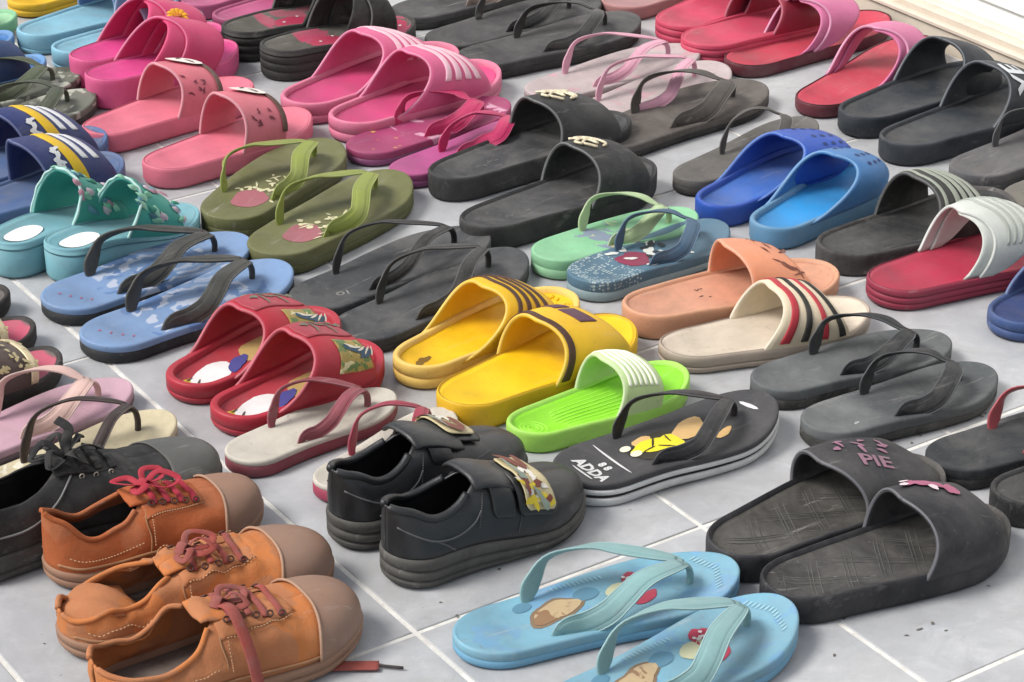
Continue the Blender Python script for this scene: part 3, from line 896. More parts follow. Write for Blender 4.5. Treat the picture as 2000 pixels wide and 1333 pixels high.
# ---- black slides with embossed lattice footbed
def lattice(th, f, tp, up=None):
    """embossed plaid: pairs of fine ribs crossing at right angles"""
    b = Buf(); L = f.L
    for ang, n0 in ((math.radians(62), 0.0), (math.radians(-28), .01)):
        dx, dy = math.cos(ang), math.sin(ang)
        for k in range(-6, 12):
            for o_ in (0, .0055, .0085):
                off = n0 + k * .031 + o_
                run = []
                for s in np.linspace(-.14, .24, 120):
                    x, y = .02 + s*dx - off*dy, s*dy + off*dx
                    t = x / L
                    ok = .07 < t < .74 and abs(y - float(f.c(t))) < float(f.h(t)) * .74
                    if ok: run.append((x, y, tp.z(x, y) + .0002))
                    if (not ok or s > .235) and run:
                        if len(run) > 4: b.add(*tube(run[::3] + run[-1:], .0006, 18, 5))
                        run = []
    b.obj('footbed_lattice', blk('#5a5955', dirt=.3, k=.5), th)
def plaidx(txt):
    def ex(th, f, tp, up):
        lattice(th, f, tp)
        if txt:
            band_text(th, up, 'PIE', .650*f.L, math.pi/2 + .30, .023, M('#8f6078', .5, .3), -.42, .0005)
            band_blobs(th, up, [(.58*f.L + .0065*i + .003*(i % 2), math.pi/2 - .10 - .13*(i % 3) + .03*i, .0048, .0022, (i * 1.3) % 3, i, .25) for i in range(9)], M('#94637c', .5, .3), 'illegible_print', .0012)
        else:
            it = [(.64*f.L, 1.25, .011, .006, .2, 3, .15), (.68*f.L, 1.32, .008, .007, .2, 4, .2), (.72*f.L, 1.40, .010, .005, -.3, 5, .15), (.76*f.L, 1.52, .009, .005, .4, 6, .2), (.655*f.L, 1.1, .006, .004, .9, 7, .1)]
            band_blobs(th, up, it, M('#b0607f', .5, .1), 'raised_motif', .0018)
            band_blobs(th, up, [(.63*f.L, 1.12, .005, .004, .2, 3, .1), (.69*f.L, 1.5, .004, .004, .2, 4, .1), (.60*f.L, 1.3, .005, .003, .2, 5, .1)], M('#e6d5da', .5, .1), 'raised_motif', .0026)
    return ex
kw = dict(fcut=.03, hT=.028, fT=.024, H=((.5, .047), (.68, .043), (.85, .030), (1, .014)), xb=(.52, .53, 1.0), xf=(.90, .88, 1.0), rim=.004, lip=.004, grooves=(), thick=.004, bulge=.0006, spring=.004, fwd=.035)
pk = M('#34343a', .6, .16, '#8f8c88', k=.50, bump=.35, pat=[('dust', '#8a847c', 18, .5, .205, .32)])
slide(PL['pl1'], 'black slide with pink lettering across its band, farther one of the lattice-soled pair', 'L', pk, blk('#5a5650', dirt=.45), pk, extra=plaidx(True), **kw, ap=(0.47, 0.050))
slide(PL['pl2'], 'black slide with a raised pink motif on its band, nearest the lower right corner', 'R', pk, blk('#4e4b4b', dirt=.4), pk, extra=plaidx(False), **kw, ap=(0.53, 0.057))

# ---- black flip-flop with white layered edge
def pr_adda(th, f, tp):
    L = f.L; w = M('#d8d8d8', .6, .15); y = lambda t, v: float(f.ytop(t, v))
    V, F = text_verts('ADDA', .0165, .0007); print_on(th, tp, [(place_text(V, L*.125, y(.12, -.15), -math.pi/2), F)], w, 'lettering', .0006)
    V, F = text_verts('8 8', .011, .0005); print_on(th, tp, [(place_text(V, L*.185, y(.18, -.15), -math.pi/2), F)], w, 'lettering', .0006)
    print_on(th, tp, [blob(L*.088, y(.09, -.15), .0012, .016, 0, 12), blob(L*.235, y(.235, 0), .0012, .031, 0, 14)], w, 'print', .0006)
    print_on(th, tp, [blob(L*.90, y(.90, .1), .0025, .012, .2, 8)], w, 'print', .0006)
    print_on(th, tp, [blob(L*.44, y(.44, -.02), .034, .019, .15, 20, .13, 2)], M('#2b2717', .6, .1), 'print', .0005)
    print_on(th, tp, [blob(L*.42, y(.42, 0), .025, .010, .1, 18, .18, 5), blob(L*.50, y(.5, -.05), .013, .013, .1, 14, .12, 6)], M('#e8d92c', .5, .05, k=1), 'print', .0009)
    print_on(th, tp, [blob(L*.62, y(.62, .25), .024, .013, .5, 18, .08, 8), blob(L*.40, y(.40, .28), .011, .007, .3, 14, .1, 4), blob(L*.72, y(.72, -.25), .012, .005, .4, 12, .1, 4)], M('#d9b277', .5, .05, k=1), 'print', .0008)
    print_on(th, tp, [blob(L*.315, y(.32, .18), .006, .0045, .2, 12), blob(L*.33, y(.33, -.12), .0065, .0048, .2, 12)], M('#f0ecd0', .5, .05), 'print', .0010)
    print_on(th, tp, [blob(L*.43, y(.43, .1), .009, .0012, .9, 10, .2, 1), blob(L*.46, y(.46, -.15), .008, .0011, -.6, 10, .2, 2), blob(L*.39, y(.40, -.1), .007, .0010, .2, 10, .2, 3), blob(L*.50, y(.50, .12), .006, .0012, 1.4, 10, .2, 3)], M('#3a2c14', .5, .05), 'print', .0013)
def adda():
    pl = PL['adda']
    th = thing('flip_flop', 'black flip-flop with white striped edge and ADDA printed on its heel, beside the lime slide', CAT['flip_flop'], pl['p'], pl['a'], GR['flip_flop'])
    f = Foot(pl['L'], pl['L'] * .385, 'R', heelw=.84, waist=.86, rh=.2)
    T = tfn(.024, .021)(f.L); sp = spring_fn(f, .012, .002, .001)
    wh = M('#dcdcda', .5, .2, k=.95); kb = blk('#46464a', k=.6)
    V, F = rings_mesh(f, [(.004, 0, 0), (.001, 0, .001), (0, 0, .003), (-.0004, .34, 0), (.0003, .36, 0)], T, sp); mesh_obj('sole', V, F, wh, th)
    V, F = rings_mesh(f, [(.0022, .355, 0), (.0018, .50, 0)], T, sp); mesh_obj('midsole', V, F, blk('#1d1d1f'), th)
    V, F = rings_mesh(f, [(.0012, .495, 0), (.0003, .52, 0), (.0003, .70, 0), (.0012, .72, 0)], T, sp); mesh_obj('midsole', V, F, wh, th)
    fn = dish(.0012, heel=.0018, ball=.0016)
    V, F = rings_mesh(f, [(.0018, .715, 0), (.0006, .76, 0), (.0006, 1, -.0015), (.002, 1, 0)], T, sp, top=fn); mesh_obj('insole', V, F, kb, th)
    tp = Top(f, T, sp, 0, fn); pr_adda(th, f, tp)
    straps(th, f, tp, blk('#2c2c30', rough=.4), H=.040, w=.017, ax=.34)
adda()

# ---- lime slide
lim = M('#8fdf2a', .5, .1, '#8c9a70', k=.95); limp = M('#c9e2a0', .45, .1, k=.9); limw = M('#eef3dd', .5, .12, k=.95)
def ex_green(th, f, tp, up):
    L = f.L; b = Buf()
    for k in range(11):
        v = -.8 + k * .16
        pts = [(t*L, float(f.ytop(t, v)), tp.z(t*L, float(f.ytop(t, v))) + .0002) for t in np.linspace(.24 + .04*abs(v), .64, 10)]
        b.add(*tube(pts, .0009, 16, 6))
    b.obj('footbed_ribs', M('#a4ea4a', .5, .05, k=1), th)
    b = Buf()
    for r in (.013, .009, .005):
        c0 = (L*.125, float(f.c(.125)))
        b.add(*tube([(c0[0] + r*math.cos(a), c0[1] + r*math.sin(a)*(1.0), tp.z(c0[0] + r*math.cos(a), c0[1] + r*math.sin(a)) + .0002) for a in np.linspace(0, 6.28, 16)], .0006, 30, 6))
    b.obj('heel_emblem', M('#a9ec55', .5, .05, k=1), th)
    stripes([(u, u + .055, limw) for u in (.10, .24, .38, .52, .66, .80)], xb=(.44, .54, 1.2), xf=(.74, .80, 1.2), th0=.75, th1=2.45)(th, f, tp, up)
slide(PL['green'], 'bright lime green slide with a pale ribbed band, single', 'R', M('#a8e060', .5, .12, '#8c9a70', k=.9), lim, limp, .022, .022, H=((.44, .058), (.6, .052), (.82, .030)), xb=(.47, .55, 1.2), xf=(.74, .80, 1.2), rim=.005, grooves=(), extra=ex_green, ap=(0.50, 0.050))

# ---- yellow slides
yl = M('#eebc12', .5, .10, '#9a7a2a', k=.98); yr = M('#e5b61e', .5, .14, '#a08440', k=.95); brn = M('#4d2f22', .6, .1)
def ex_yst(th, f, tp, up):
    stripes([(u, u + .07, brn) for u in (.22, .40, .58, .76)], xb=(.30, .56, 1.9), xf=(.80, .80, 1.2), th0=.2, th1=2.6)(th, f, tp, up)
    print_on(th, tp, [blob(f.L*.14, float(f.ytop(.14, .1)), .010, .006, .3, 14, .3, 3)], M('#7a5a10', .6, .1), 'heel_stamp')
    b = Buf(); r = random.Random(4)
    for i in range(26):
        t = .84 + .11*r.random(); v = -.55 + 1.1*r.random(); y = float(f.ytop(t, v))
        b.add(*tube([(t*f.L-.002, y, tp.z(t*f.L, y)+.0006), (t*f.L+.002, y+.001, tp.z(t*f.L, y)+.0006)], .0011, 4, 6))
    b.obj('toe_studs', yl, th)
slide(PL['yst'], 'yellow slide with dark stripes across its band, farther one of the yellow pair', 'L', M('#e8c368', .5, .18, '#a08440', k=.95), yl, yr, .026, .024, H=((.28, .052), (.42, .056), (.56, .057), (.7, .046), (.84, .024)), xb=(.22, .50, .55), xf=(.80, .80, 1.2), rim=.006, lip=.005, extra=ex_yst, bulge=.0012, emb=.8, a=.72, fwd=.045, Hs=.92, ap=(0.49, 0.052))
def ex_yel(th, f, tp, up):
    stripes([(.02, .11, brn)], xb=(.42, .52, 1.1), xf=(.86, .82, 1.2), th0=.05, th1=3.05)(th, f, tp, up)
    pu = M('#5f3c4c', .6, .1)
    for a0, a1, u0, u1 in ((1.05, 1.42, .50, .80), (1.50, 1.9, .50, .82)):
        G = band_grid(up, up.xb, up.xf, th0=a0, th1=a1, nu=6, nth=10, u0=u0, u1=u1, off=.0010)
        V, F = shell(G, .0012, flipn=True); mesh_obj('patch', V, F, pu, th)
slide(PL['yel'], 'plain yellow slide with a purple patch on its band, nearer one of the yellow pair', 'R', M('#e2b21c', .5, .15, '#a08440', k=.95), M('#f0c410', .48, .08, '#a58a3a', k=.98), yr, .028, .026, H=((.4, .050), (.6, .046), (.86, .026)), xb=(.42, .52, 1.1), xf=(.86, .82, 1.2), rim=.003, lip=.0015, extra=ex_yel, grooves=(), bulge=.001, ap=(0.47, 0.055))

# ---- beige striped slide and peach slide
be = M('#d9cbb8', .55, .18, '#a09484', k=.95); red = M('#b8303c', .5, .1)
bexb, bexf = (.40, .50, 1.2), (.84, .80, 1.3)
slide(PL['bei'], 'beige slide with red and black stripes on its band, in front of the peach slide', 'R', M('#b8a898', .55, .25, k=.95), be, M('#dfcfb2', .45, .12, k=.95), .020, .020,
      H=((.4, .054), (.6, .050), (.84, .028)), xb=bexb, xf=bexf, rim=.003, lip=.0012,
      extra=stripes([(.12, .23, red), (.37, .45, blk('#26261f')), (.62, .70, red), (.86, .94, blk('#26261f'))], bexb, bexf, .1, 3.0), grooves=(.4,), ap=(0.50, 0.053))
def ex_pea(th, f, tp, up):
    r = random.Random(3)
    it = [(f.L*(.60 + .16*r.random()), 1.0 + 1.3*r.random(), .004 + .004*r.random(), .0016, r.random()*3, i, .3) for i in range(16)]
    band_blobs(th, up, it, M('#7e4a3c', .6, .1), 'print', .0007)
    print_on(th, tp, [blob(f.L*(.36 + .05*r.random()), float(f.ytop(.38, .45 - .5*r.random())), .0016, .0010, 0, 8) for _ in range(7)], M('#6b4a40', .6, .1), 'stain')
slide(PL['pea'], 'peach slide with a faint brown scribble on its band, behind the beige striped slide', 'L', M('#d89f7e', .5, .25, '#8e7562', k=.9), M('#dd9f82', .5, .22, '#8e7562', k=.9), M('#e0946f', .45, .12, k=.95),
      .028, .022, H=((.36, .062), (.58, .058), (.84, .030)), xb=(.50, .48, 1.1), xf=(.84, .80, 1.3), rim=.005, lip=.003, extra=ex_pea, grooves=(), ap=(0.47, 0.055))

# ---- grey-black flip-flops right
gk = M('#54585a', .6, .36, '#8b8d8a', k=.75, pat=[('dust', '#75797a', 14, .5, -.03, .08)]); gs = blk('#3a3c38', dirt=.35); gst = blk('#2c3034', rough=.45)
flipflop(PL['gf1'], 'worn dark grey flip-flop, farther one of the pair in front of the beige striped slide', 'L', gs, gk, gst, .022, .018, H=.042, spring=.004)
flipflop(PL['gf2'], 'worn dark grey flip-flop, nearer one of the pair, right of the ADDA flip-flop', 'R', gs, gk, gst, .022, .018, H=.042, spring=.004,
         prints=lambda th, f, tp: print_on(th, tp, [blob(f.L*.20, float(f.ytop(.2, -.5)), .003, .002, .3, 10, .2, 3)], M('#a8aaa8', .6, .1), 'stain'))
flipflop(PL['rs'], 'black flip-flop with red straps at the right edge', 'L', blk('#232528'), blk('#43484d'), M('#b0424c', .45, .2, k=.85), .022, .020, H=.042)
slide(PL['rd'], 'dark slide cut off by the right edge, behind the black slide with the pink motif', 'R', blk('#3c3c3e'), blk('#4f5152'), blk('#333437'), grooves=())

# ---- right edge: navy slide, crimson with white strap, black with white stripes
nv = M('#27407c', .5, .15, k=.85)
slide(PL['nav'], 'navy blue slide cut off by the right edge, below the crimson slide', 'L', M('#3a5488', .5, .2, k=.85), nv, nv, .022, .022, H=((.3, .05), (.5, .054), (.8, .03)), xb=(.2, .5, 1.6), xf=(.84, .8, 1.2), rim=.005, lip=.004)
cr = M('#b22c48', .5, .14, '#8c6068', k=.95)
wht = M('#c9cdc6', .5, .14, '#8e9490', k=.95)
ex_cw = stripes([(u, u + .05, M('#aab1a8', .5, .15)) for u in (.30, .46, .62, .78)], th0=.7, th1=2.6, off=.0040, thick=.0012)
slide(PL['cw'], 'crimson slide with white crossing straps, behind the dark grey flip-flops at right', 'L', M('#9c3048', .5, .25, '#7e5660', k=.9), cr, wht, .024, .022, H=((.36, .056), (.56, .060), (.8, .042)), Hs=1, fwd=.05, xb=(.38, .50, .5), xf=(.44, .72, .6), cross=.03, fcut=0.0, extra=ex_cw, grooves=(.35, .65), rim=.003, lip=.001, thick=.003, a=.8, bulge=-.004, emb=.95, ap=(0.42, 0.058))
wst = M('#9aa093', .5, .15, k=.9)
bwb, bwf = (.40, .50, 1.1), (.76, .76, 1.1)
slide(PL['bws'], 'black slide with pale stripes over its wide band, right of the blue clogs', 'R', blk('#4a4747', dirt=.35), blk('#3f4143'), blk('#1e2122', rough=.45), .026, .022, H=((.38, .060), (.56, .057), (.8, .036)), xb=bwb, xf=bwf, extra=stripes([(u, u + .09, wst) for u in (.30, .47, .64, .81)] + [(.08, .13, wst)], bwb, bwf, .35, 2.7), grooves=(), rim=.005, lip=.003, ap=(0.45, 0.064))

# ---- blue clogs
b1 = M('#1f4fae', .45, .10, k=.9); b2 = M('#3c78b4', .5, .2, '#7f94a8', k=.85)
ck = dict(fcut=.02, H=((.2, .048), (.4, .058), (.6, .056), (.8, .042), (.97, .020)), xb=(.20, .62, .6), xf=(.90, .90, 1), rim=.006, lip=.006, emb=.85, a=.72, name='clog', bulge=.0006, grooves=(), Hs=.84, fwd=.05, W=.090)
vent = M('#16356f', .6, .1, k=.8)
def ex_blu(th, f, tp, up):
    band_blobs(th, up, [(f.L*x, a, .004, .003, .4, 1, 0) for x in (.72, .78, .84) for a in (1.0, 1.35, 1.75, 2.1)], vent, 'vent_hole', .0004)
slide(PL['blu'], 'royal blue clog, farther one of the blue pair left of the black striped slide', 'L', b1, M('#3a6cc0', .45, .12, k=.9), b1, .026, .026, extra=ex_blu, **ck, ap=(0.57, 0.046))
slide(PL['blu2'], 'faded lighter blue clog, nearer one of the blue pair left of the black striped slide', 'R', M('#5f92b8', .5, .25, '#8b989f', k=.85), M('#2f8fd0', .4, .08, k=.95), b2, .026, .026, extra=ex_blu, **ck, ap=(0.60, 0.048))

# ---- big black slides with silver ornament
orn = M('#d8ccae', .35, .1, k=1, metal=.3)
def ex_orn(seed, lots):
    def ex(th, f, tp, up):
        r = random.Random(seed); b = Buf()
        for i in range(7 if lots else 5):
            x = f.L*(.60 + .022*i); a0 = 1.45 + .14*math.sin(i*1.7)
            pts = []
            for k in range(7):
                s = k/6; X = x + .006*math.sin(s*6 + i); A = a0 + (s - .5)*.42 + .05*math.sin(5*s + i)
                pts.append(up.P(np.array(X), np.array(A), .0022))
            b.add(*tube(pts, .0017, 18, 6))
        b.obj('metal_ornament', orn, th)
        it = [(f.L*(.58 + .26*r.random()), .75 + .55*r.random(), .0016, .0016, 0, i, 0) for i in range(11)]
        band_blobs(th, up, it, M('#b8b8b0', .4, .1), 'stud', .0014)
        print_on(th, tp, scribble(f.L*.27, float(f.ytop(.27, 0)), .032, .010, -.2, 4, seed), blk('#5c5b58', dirt=.3, k=.8), 'embossing', .0004)
    return ex
dk1 = blk('#38393b', k=.50); dk2 = blk('#47494d', dirt=.25, k=.55)
bk = dict(fcut=.07, W=.098, hT=.030, fT=.028, H=((.5, .050), (.66, .047), (.82, .037), (1, .018)), xb=(.52, .50, 1), xf=(.90, .88, 1), rim=.004, lip=.003, grooves=(), thick=.004, bulge=.0006, spring=.004)
slide(PL['bo1'], 'large charcoal slide with a pale curly ornament, farther one of its pair', 'L', dk1, dk2, dk1, extra=ex_orn(1, True), **bk, ap=(0.52, 0.060))
slide(PL['bo2'], 'large charcoal slide with pale ornament and small studs, just behind the mint flip-flop', 'R', dk1, dk2, dk1, extra=ex_orn(2, False), **bk, ap=(0.55, 0.060))

# ---- mint and slate flip-flops
mi = M('#8fcf9f', .5, .12, k=.85, pat=[('blob', '#8795a8', 42, .56, .05, .12), ('blob', '#d9cf9a', 60, .6, .06, .14)])
flipflop(PL['mint'], 'mint green flip-flop with pale green straps, beside the large charcoal slide', 'L', M('#94c79c', .5, .15, k=.85), mi, M('#b6cf9c', .45, .1, k=.85), .024, .018, H=.044, footkw=dict(heelw=.80), strapkw=dict(w=.017))
def pr_sla(th, f, tp):
    L = f.L; y = lambda t, v: float(f.ytop(t, v)); r = random.Random(8)
    print_on(th, tp, [blob(L*.37, y(.37, -.05), .017, .020, .2, 16, .15, 4)], M('#8d3350', .5, .1), 'print', .0005)
    print_on(th, tp, [blob(L*(.3 + .4*r.random()), y(.45, -.7 + 1.4*r.random()), .004 + .006*r.random(), .003 + .003*r.random(), r.random()*3, 12, .2, i) for i in range(12)], M('#dfe3dc', .5, .1), 'print', .0008)
    print_on(th, tp, [blob(L*(.45 + .3*r.random()), y(.55, -.7 + 1.4*r.random()), .005 + .006*r.random(), .004, r.random()*3, 12, .2, i) for i in range(7)], M('#262c33', .5, .1), 'print', .0010)
flipflop(PL['sla'], 'slate blue flip-flop with a busy printed insole, in front of the mint one', 'R', M('#8fa6ac', .5, .2, k=.85), M('#557a90', .5, .1, k=.8, pat=[('dots', '#b4c6c6', 260, .42, .005, .07)]), M('#3c5f7c', .45, .15, k=.75), .024, .018, H=.042, prints=pr_sla, footkw=dict(heelw=.80), strapkw=dict(w=.017))

# ---- olive flip-flops
def pr_ol(seed):
    def fn(th, f, tp):
        L = f.L; y = lambda t, v: float(f.ytop(t, v)); r = random.Random(seed)
        print_on(th, tp, [blob(L*.26, y(.26, -.1), .022, .022, .2, 18, .08, 4)], M('#a8606a', .5, .2), 'print', .0005)
        cr_ = M('#dfd9b0', .5, .15)
        print_on(th, tp, scribble(L*.35, y(.35, -.1), .056, .020, -math.pi/2 + .2, 7, seed) + scribble(L*.46, y(.46, -.3), .036, .016, -math.pi/2 + .2, 5, seed + 3), cr_, 'illegible_print', .0008)
        print_on(th, tp, [blob(L*(.25 + .3*r.random()), y(.38, -.75 + .9*r.random()), .003 + .006*r.random(), .0015, r.random()*3, 10, .2, i) for i in range(10)], cr_, 'print', .0009)
    return fn
oi_ = M('#6e7042', .55, .28, '#8c8a72', k=.82); os_ = M('#5c5e36', .55, .2, '#7c7a58', k=.8); ost = M('#8f9c42', .42, .12, k=.85)
okw = dict(hT=.026, fT=.022, H=.043, split=.45, footkw=dict(heelw=.80, waist=.92), strapkw=dict(w=.021, ax=.28, wp=.014), W=.098)
flipflop(PL['ol1'], 'olive green flip-flop with cream print and lime straps, farther one of the pair', 'L', os_, oi_, ost, prints=pr_ol(2), **okw)
flipflop(PL['ol2'], 'olive green flip-flop with cream print and lime straps, nearer one, touching the big charcoal flip-flop', 'R', os_, oi_, ost, prints=pr_ol(5), **okw)

# ---- big charcoal flip-flops
ch = blk('#494c50', dirt=.2, k=.62); chs = blk('#2a2a2c')
def pr_ch(th, f, tp):
    V, F = text_verts('O1', .012, .0003); print_on(th, tp, [(place_text(V, f.L*.21, float(f.ytop(.21, -.3)), -.4), F)], M('#8f8e8a', .6, .1), 'lettering', .0006)
flipflop(PL['ch1'], 'large charcoal flip-flop with thin black straps, farther one, its heel behind the red clog', 'L', chs, ch, blk('#27282a', rough=.42), .017, .017, H=.050, prints=pr_ch, strapkw=dict(w=.014, ax=.30), W=.093, footkw=dict(heelw=.80))
flipflop(PL['ch2'], 'large charcoal flip-flop with grey straps, nearer one, between red clog and yellow slide', 'R', chs, ch, blk('#3a3b3a', rough=.42), .017, .017, H=.050, strapkw=dict(w=.016, ax=.30), W=.093, footkw=dict(heelw=.80))

# ---- red clogs
rd_ = M('#b3283a', .42, .08, k=.9); rdi = M('#b83040', .5, .1, k=.9)
def ex_rc(seed):
    def ex(th, f, tp, up):
        L = f.L; y = lambda t, v: float(f.ytop(t, v))
        print_on(th, tp, [blob(L*.17, y(.17, 0), .026, .0205, 0, 20, .02, 1)], M('#d8b936', .5, .1), 'print', .0004)
        print_on(th, tp, [blob(L*.24, y(.24, 0), .026, .0165, .1, 20, .06, 2)], M('#ece8e6', .5, .08), 'print', .0008)
        print_on(th, tp, [blob(L*.39, y(.39, -.1), .017, .0085, .5, 14, .15, 3)], M('#4a4a92', .5, .1), 'print', .0012)
        print_on(th, tp, [blob(L*.14, y(.14, -.1), .008, .0012, .7, 10), blob(L*.13, y(.13, .25), .005, .001, .2, 10)], M('#4d4436', .5, .1), 'print', .0013)
        print_on(th, tp, [blob(L*.60, y(.6, .1), .030, .022, .1, 18, .1, 3)], M('#c6a86a', .5, .1), 'print', .0006)
        xb, xf = up.xb, up.xf
        for a0, a1, sd_ in ((.55, 1.15, 0), (1.95, 2.72, 1)):
            G = band_grid(up, xb, xf, th0=a0, th1=a1, nu=12, nth=14, u0=.42, u1=.95, off=.0009)
            V, F = shell(G, .0006, flipn=True); mesh_obj('printed_panel', V, F, M('#a8924a', .45, .15, pat=[('blob', '#5d7a44', 70, .54, 0, 0), ('blob', '#d8cfa0', 90, .58, 0, 0)]), th)
            band_blobs(th, up, [(L*.72, (a0 + a1)/2 - .12, .015, .0055, -.3, 4, .2), (L*.75, (a0 + a1)/2 + .02, .009, .004, .5, 5, .25)], M('#2f5068', .45, .1), 'print', .0016)
            band_blobs(th, up, [(L*(.68 + .03*i), (a0 + a1)/2 - .22 + .05*i, .006, .0014, -.5 + .4*i, i, .2) for i in range(5)], M('#dcd6c6', .45, .1), 'print', .0020)
        band_blobs(th, up, [(L*(.56 + .035*i), 1.50 + .1*math.sin(i*2.1), .006, .0022, i*1.1, i, .3) for i in range(7)], M('#6b6a58', .45, .1), 'print', .0022)
        G = band_grid(up, xb, xf, th0=1.30, th1=1.8, nu=20, nth=12, u0=.06, u1=.95, off=.0014)
        V, F = shell(G, .002, flipn=True); mesh_obj('raised_ridge', V, F, M('#a83344', .42, .15), th)
    return ex
rk = dict(hT=.022, fT=.022, H=((.25, .052), (.42, .060), (.55, .060), (.7, .050), (.85, .036), (.96, .02)), xb=(.22, .52, .6), xf=(.84, .84, 1), rim=.008, lip=.006, name='clog', fwd=.045, emb=.85, a=.72, grooves=(.35,), W=.094, bulge=.0008, Hs=.84)
slide(PL['rc1'], 'red clog with a yellow and white printed footbed, farther one of the red pair', 'L', rd_, rdi, rd_, extra=ex_rc(1), **rk, ap=(0.44, 0.050))
slide(PL['rc2'], 'red clog with a yellow side badge, nearer one, just behind the cream flip-flop', 'R', rd_, rdi, rd_, extra=ex_rc(2), **rk, ap=(0.46, 0.058))

# ---- cream flip-flops with crimson straps
cri = M('#cbc5b8', .6, .2, '#948c80', k=.95); crs = M('#8a3946', .5, .15, k=.85)
ckk = dict(hT=.018, fT=.016, H=.044, split=.72, strapkw=dict(w=.0135, ax=.34, wp=.012), footkw=dict(heelw=.80))
flipflop(PL['cr1'], 'cream flip-flop with dusty red straps, farther one, in front of the red clogs', 'L', crs, cri, M('#93444f', .45, .15, k=.85), **ckk)
flipflop(PL['cr2'], 'cream flip-flop with bright red straps, partly hidden behind the black velcro shoes', 'R', M('#a8405a', .5, .15, k=.85), cri, M('#a03248', .4, .1, k=.85), **ckk)

# ---- blue wave flip-flops
bwp = [('swirl', '#b9c3d6', 26, .62, .07, .20), ('blob', '#5d7fb0', 38, .55, .06, .22)]
bwi = M('#7d9cc6', .5, .1, k=.85, pat=bwp); bws_ = blk('#35393f'); bwst = blk('#3b3c38', rough=.42, k=.75)
def pr_bl(th, f, tp):
    print_on(th, tp, [blob(f.L*(.10 + .025*i), float(f.ytop(.12, .35 - .28*i)), .0022, .0014, .6, 8, .2, i) for i in range(4)], M('#a85a78', .6, .1), 'print')
    print_on(th, tp, [blob(f.L*(.40 + .03*i), float(f.ytop(.42, -.86)), .016, .0012, -.25 + .1*i, 8) for i in range(3)], blk('#24303c'), 'print')
bkw = dict(hT=.020, fT=.020, H=.046, split=.62, strapkw=dict(w=.021, ax=.29, wp=.013, tk=.0042), W=.098, prints=pr_bl, footkw=dict(heelw=.80))
flipflop(PL['bl1'], 'blue flip-flop with a white wave pattern and black straps, farther one of the pair', 'L', bws_, bwi, bwst, **bkw)
flipflop(PL['bl2'], 'blue wave-patterned flip-flop with black straps, nearer one, left of the red clogs', 'R', bws_, bwi, bwst, **bkw)

# ---- teal platform sandals
te = M('#7ab2bd', .5, .15, k=.88); tei = M('#3fa394', .45, .08, k=.85)
def ex_te(seed):
    def ex(th, f, tp, up):
        L = f.L; r = random.Random(seed)
        print_on(th, tp, [blob(L*.20, float(f.c(.2)), .026, .0165, 0, 24)], M('#4d7c88', .5, .1), 'sticker_rim', .0004)
        print_on(th, tp, [blob(L*.20, float(f.c(.2)), .0245, .015, 0, 24)], M('#f2f0ee', .5, .05, k=1), 'heel_sticker', .0012)
        cols = ['#7fbf9f', '#9fd8bc', '#3f6f7c', '#b98a9a', '#4a9a84', '#cdbcc4', '#5a8fa0']
        for i in range(30):
            x = L*(.48 + .28*r.random()); a = .6 + 2.2*r.random()
            V, F = blob(0, 0, .0065, .0045, r.random()*3, 10, .2, i)
            R = .05
            P = up.P(np.array([x + v[0] for v in V]), np.array([a - v[1]/R for v in V]), .001)
            n = P[0] - np.array([x, float(f.c(.6)), .02]); n /= np.linalg.norm(n)
            P = [p + n * (.0028 if k == 0 else (.002 if k < 11 else 0)) for k, p in enumerate(P)]
            mesh_obj('ruffle_petal', P, F, M(cols[i % 7], .6, .1), th)
        b = Buf()
        for e in (up.xb,):
            pts = [up.P(np.array(float(e(np.array(a)))*L - .001), np.array(a), .0006 + .0006*math.sin(a*16)) for a in np.linspace(.03, 3.11, 44)]
            b.add(*tube(pts, .0016, 90, 6))
        b.obj('scalloped_edge', M('#b8dcd6', .5, .1), th)
    return ex
tkw = dict(name='platform_sandal', hT=.042, fT=.024, H=((.4, .058), (.55, .050), (.8, .028)), xb=(.40, .48, 1.2), xf=(.80, .78, 1.2), rim=.004, lip=.0008, grooves=(.80,), thick=.003, spring=.004, emb=.9, footkw=dict(heelw=.74), W=.079)
slide(PL['te1'], 'teal platform sandal with a white oval heel sticker, farther one, cut by the left edge', 'L', te, te, tei, extra=ex_te(1), **tkw, ap=(0.50, 0.060))
slide(PL['te2'], 'teal platform sandal with ruffled band and white oval heel sticker, nearer one, whole in view', 'R', te, te, tei, extra=ex_te(2), **tkw, ap=(0.53, 0.060))

# ---- navy slides with yellow and white stripes
nvb = M('#28366e', .45, .12, k=.85); nvt = M('#56709e', .5, .2, k=.85); nye = M('#dcb41c', .5, .1, k=.95); nwh = M('#dfe0e2', .5, .1)
nxb, nxf = (.47, .49, 1.2), (.90, .84, 1.2)
def ex_nv(th, f, tp, up):
    stripes([(.38, .54, nye)], nxb, nxf, .25, 2.85)(th, f, tp, up)
    stripes([(.62, .70, nwh), (.80, .88, nwh)], nxb, nxf, 1.0, 2.3)(th, f, tp, up)
    band_blobs(th, up, [(.535*f.L + .003*(i % 2), 2.62 - .085*i, .0055, .0028, (i*.9) % 3, i, .2) for i in range(8)], nwh, 'illegible_print', .0012)
slide(PL['nv1'], 'navy slide with yellow and white stripes, farther one, cut by the left edge', 'L', nvt, nvt, nvb, .024, .022, H=((.4, .058), (.6, .052), (.9, .028)), xb=nxb, xf=nxf, extra=ex_nv, ap=(0.42, 0.068))
slide(PL['nv2'], 'navy slide with yellow and white stripes and white lettering, nearer one, behind the teal sandals', 'R', nvt, nvt, nvb, .024, .022, H=((.4, .058), (.6, .052), (.9, .028)), xb=nxb, xf=nxf, extra=ex_nv, ap=(0.40, 0.068))

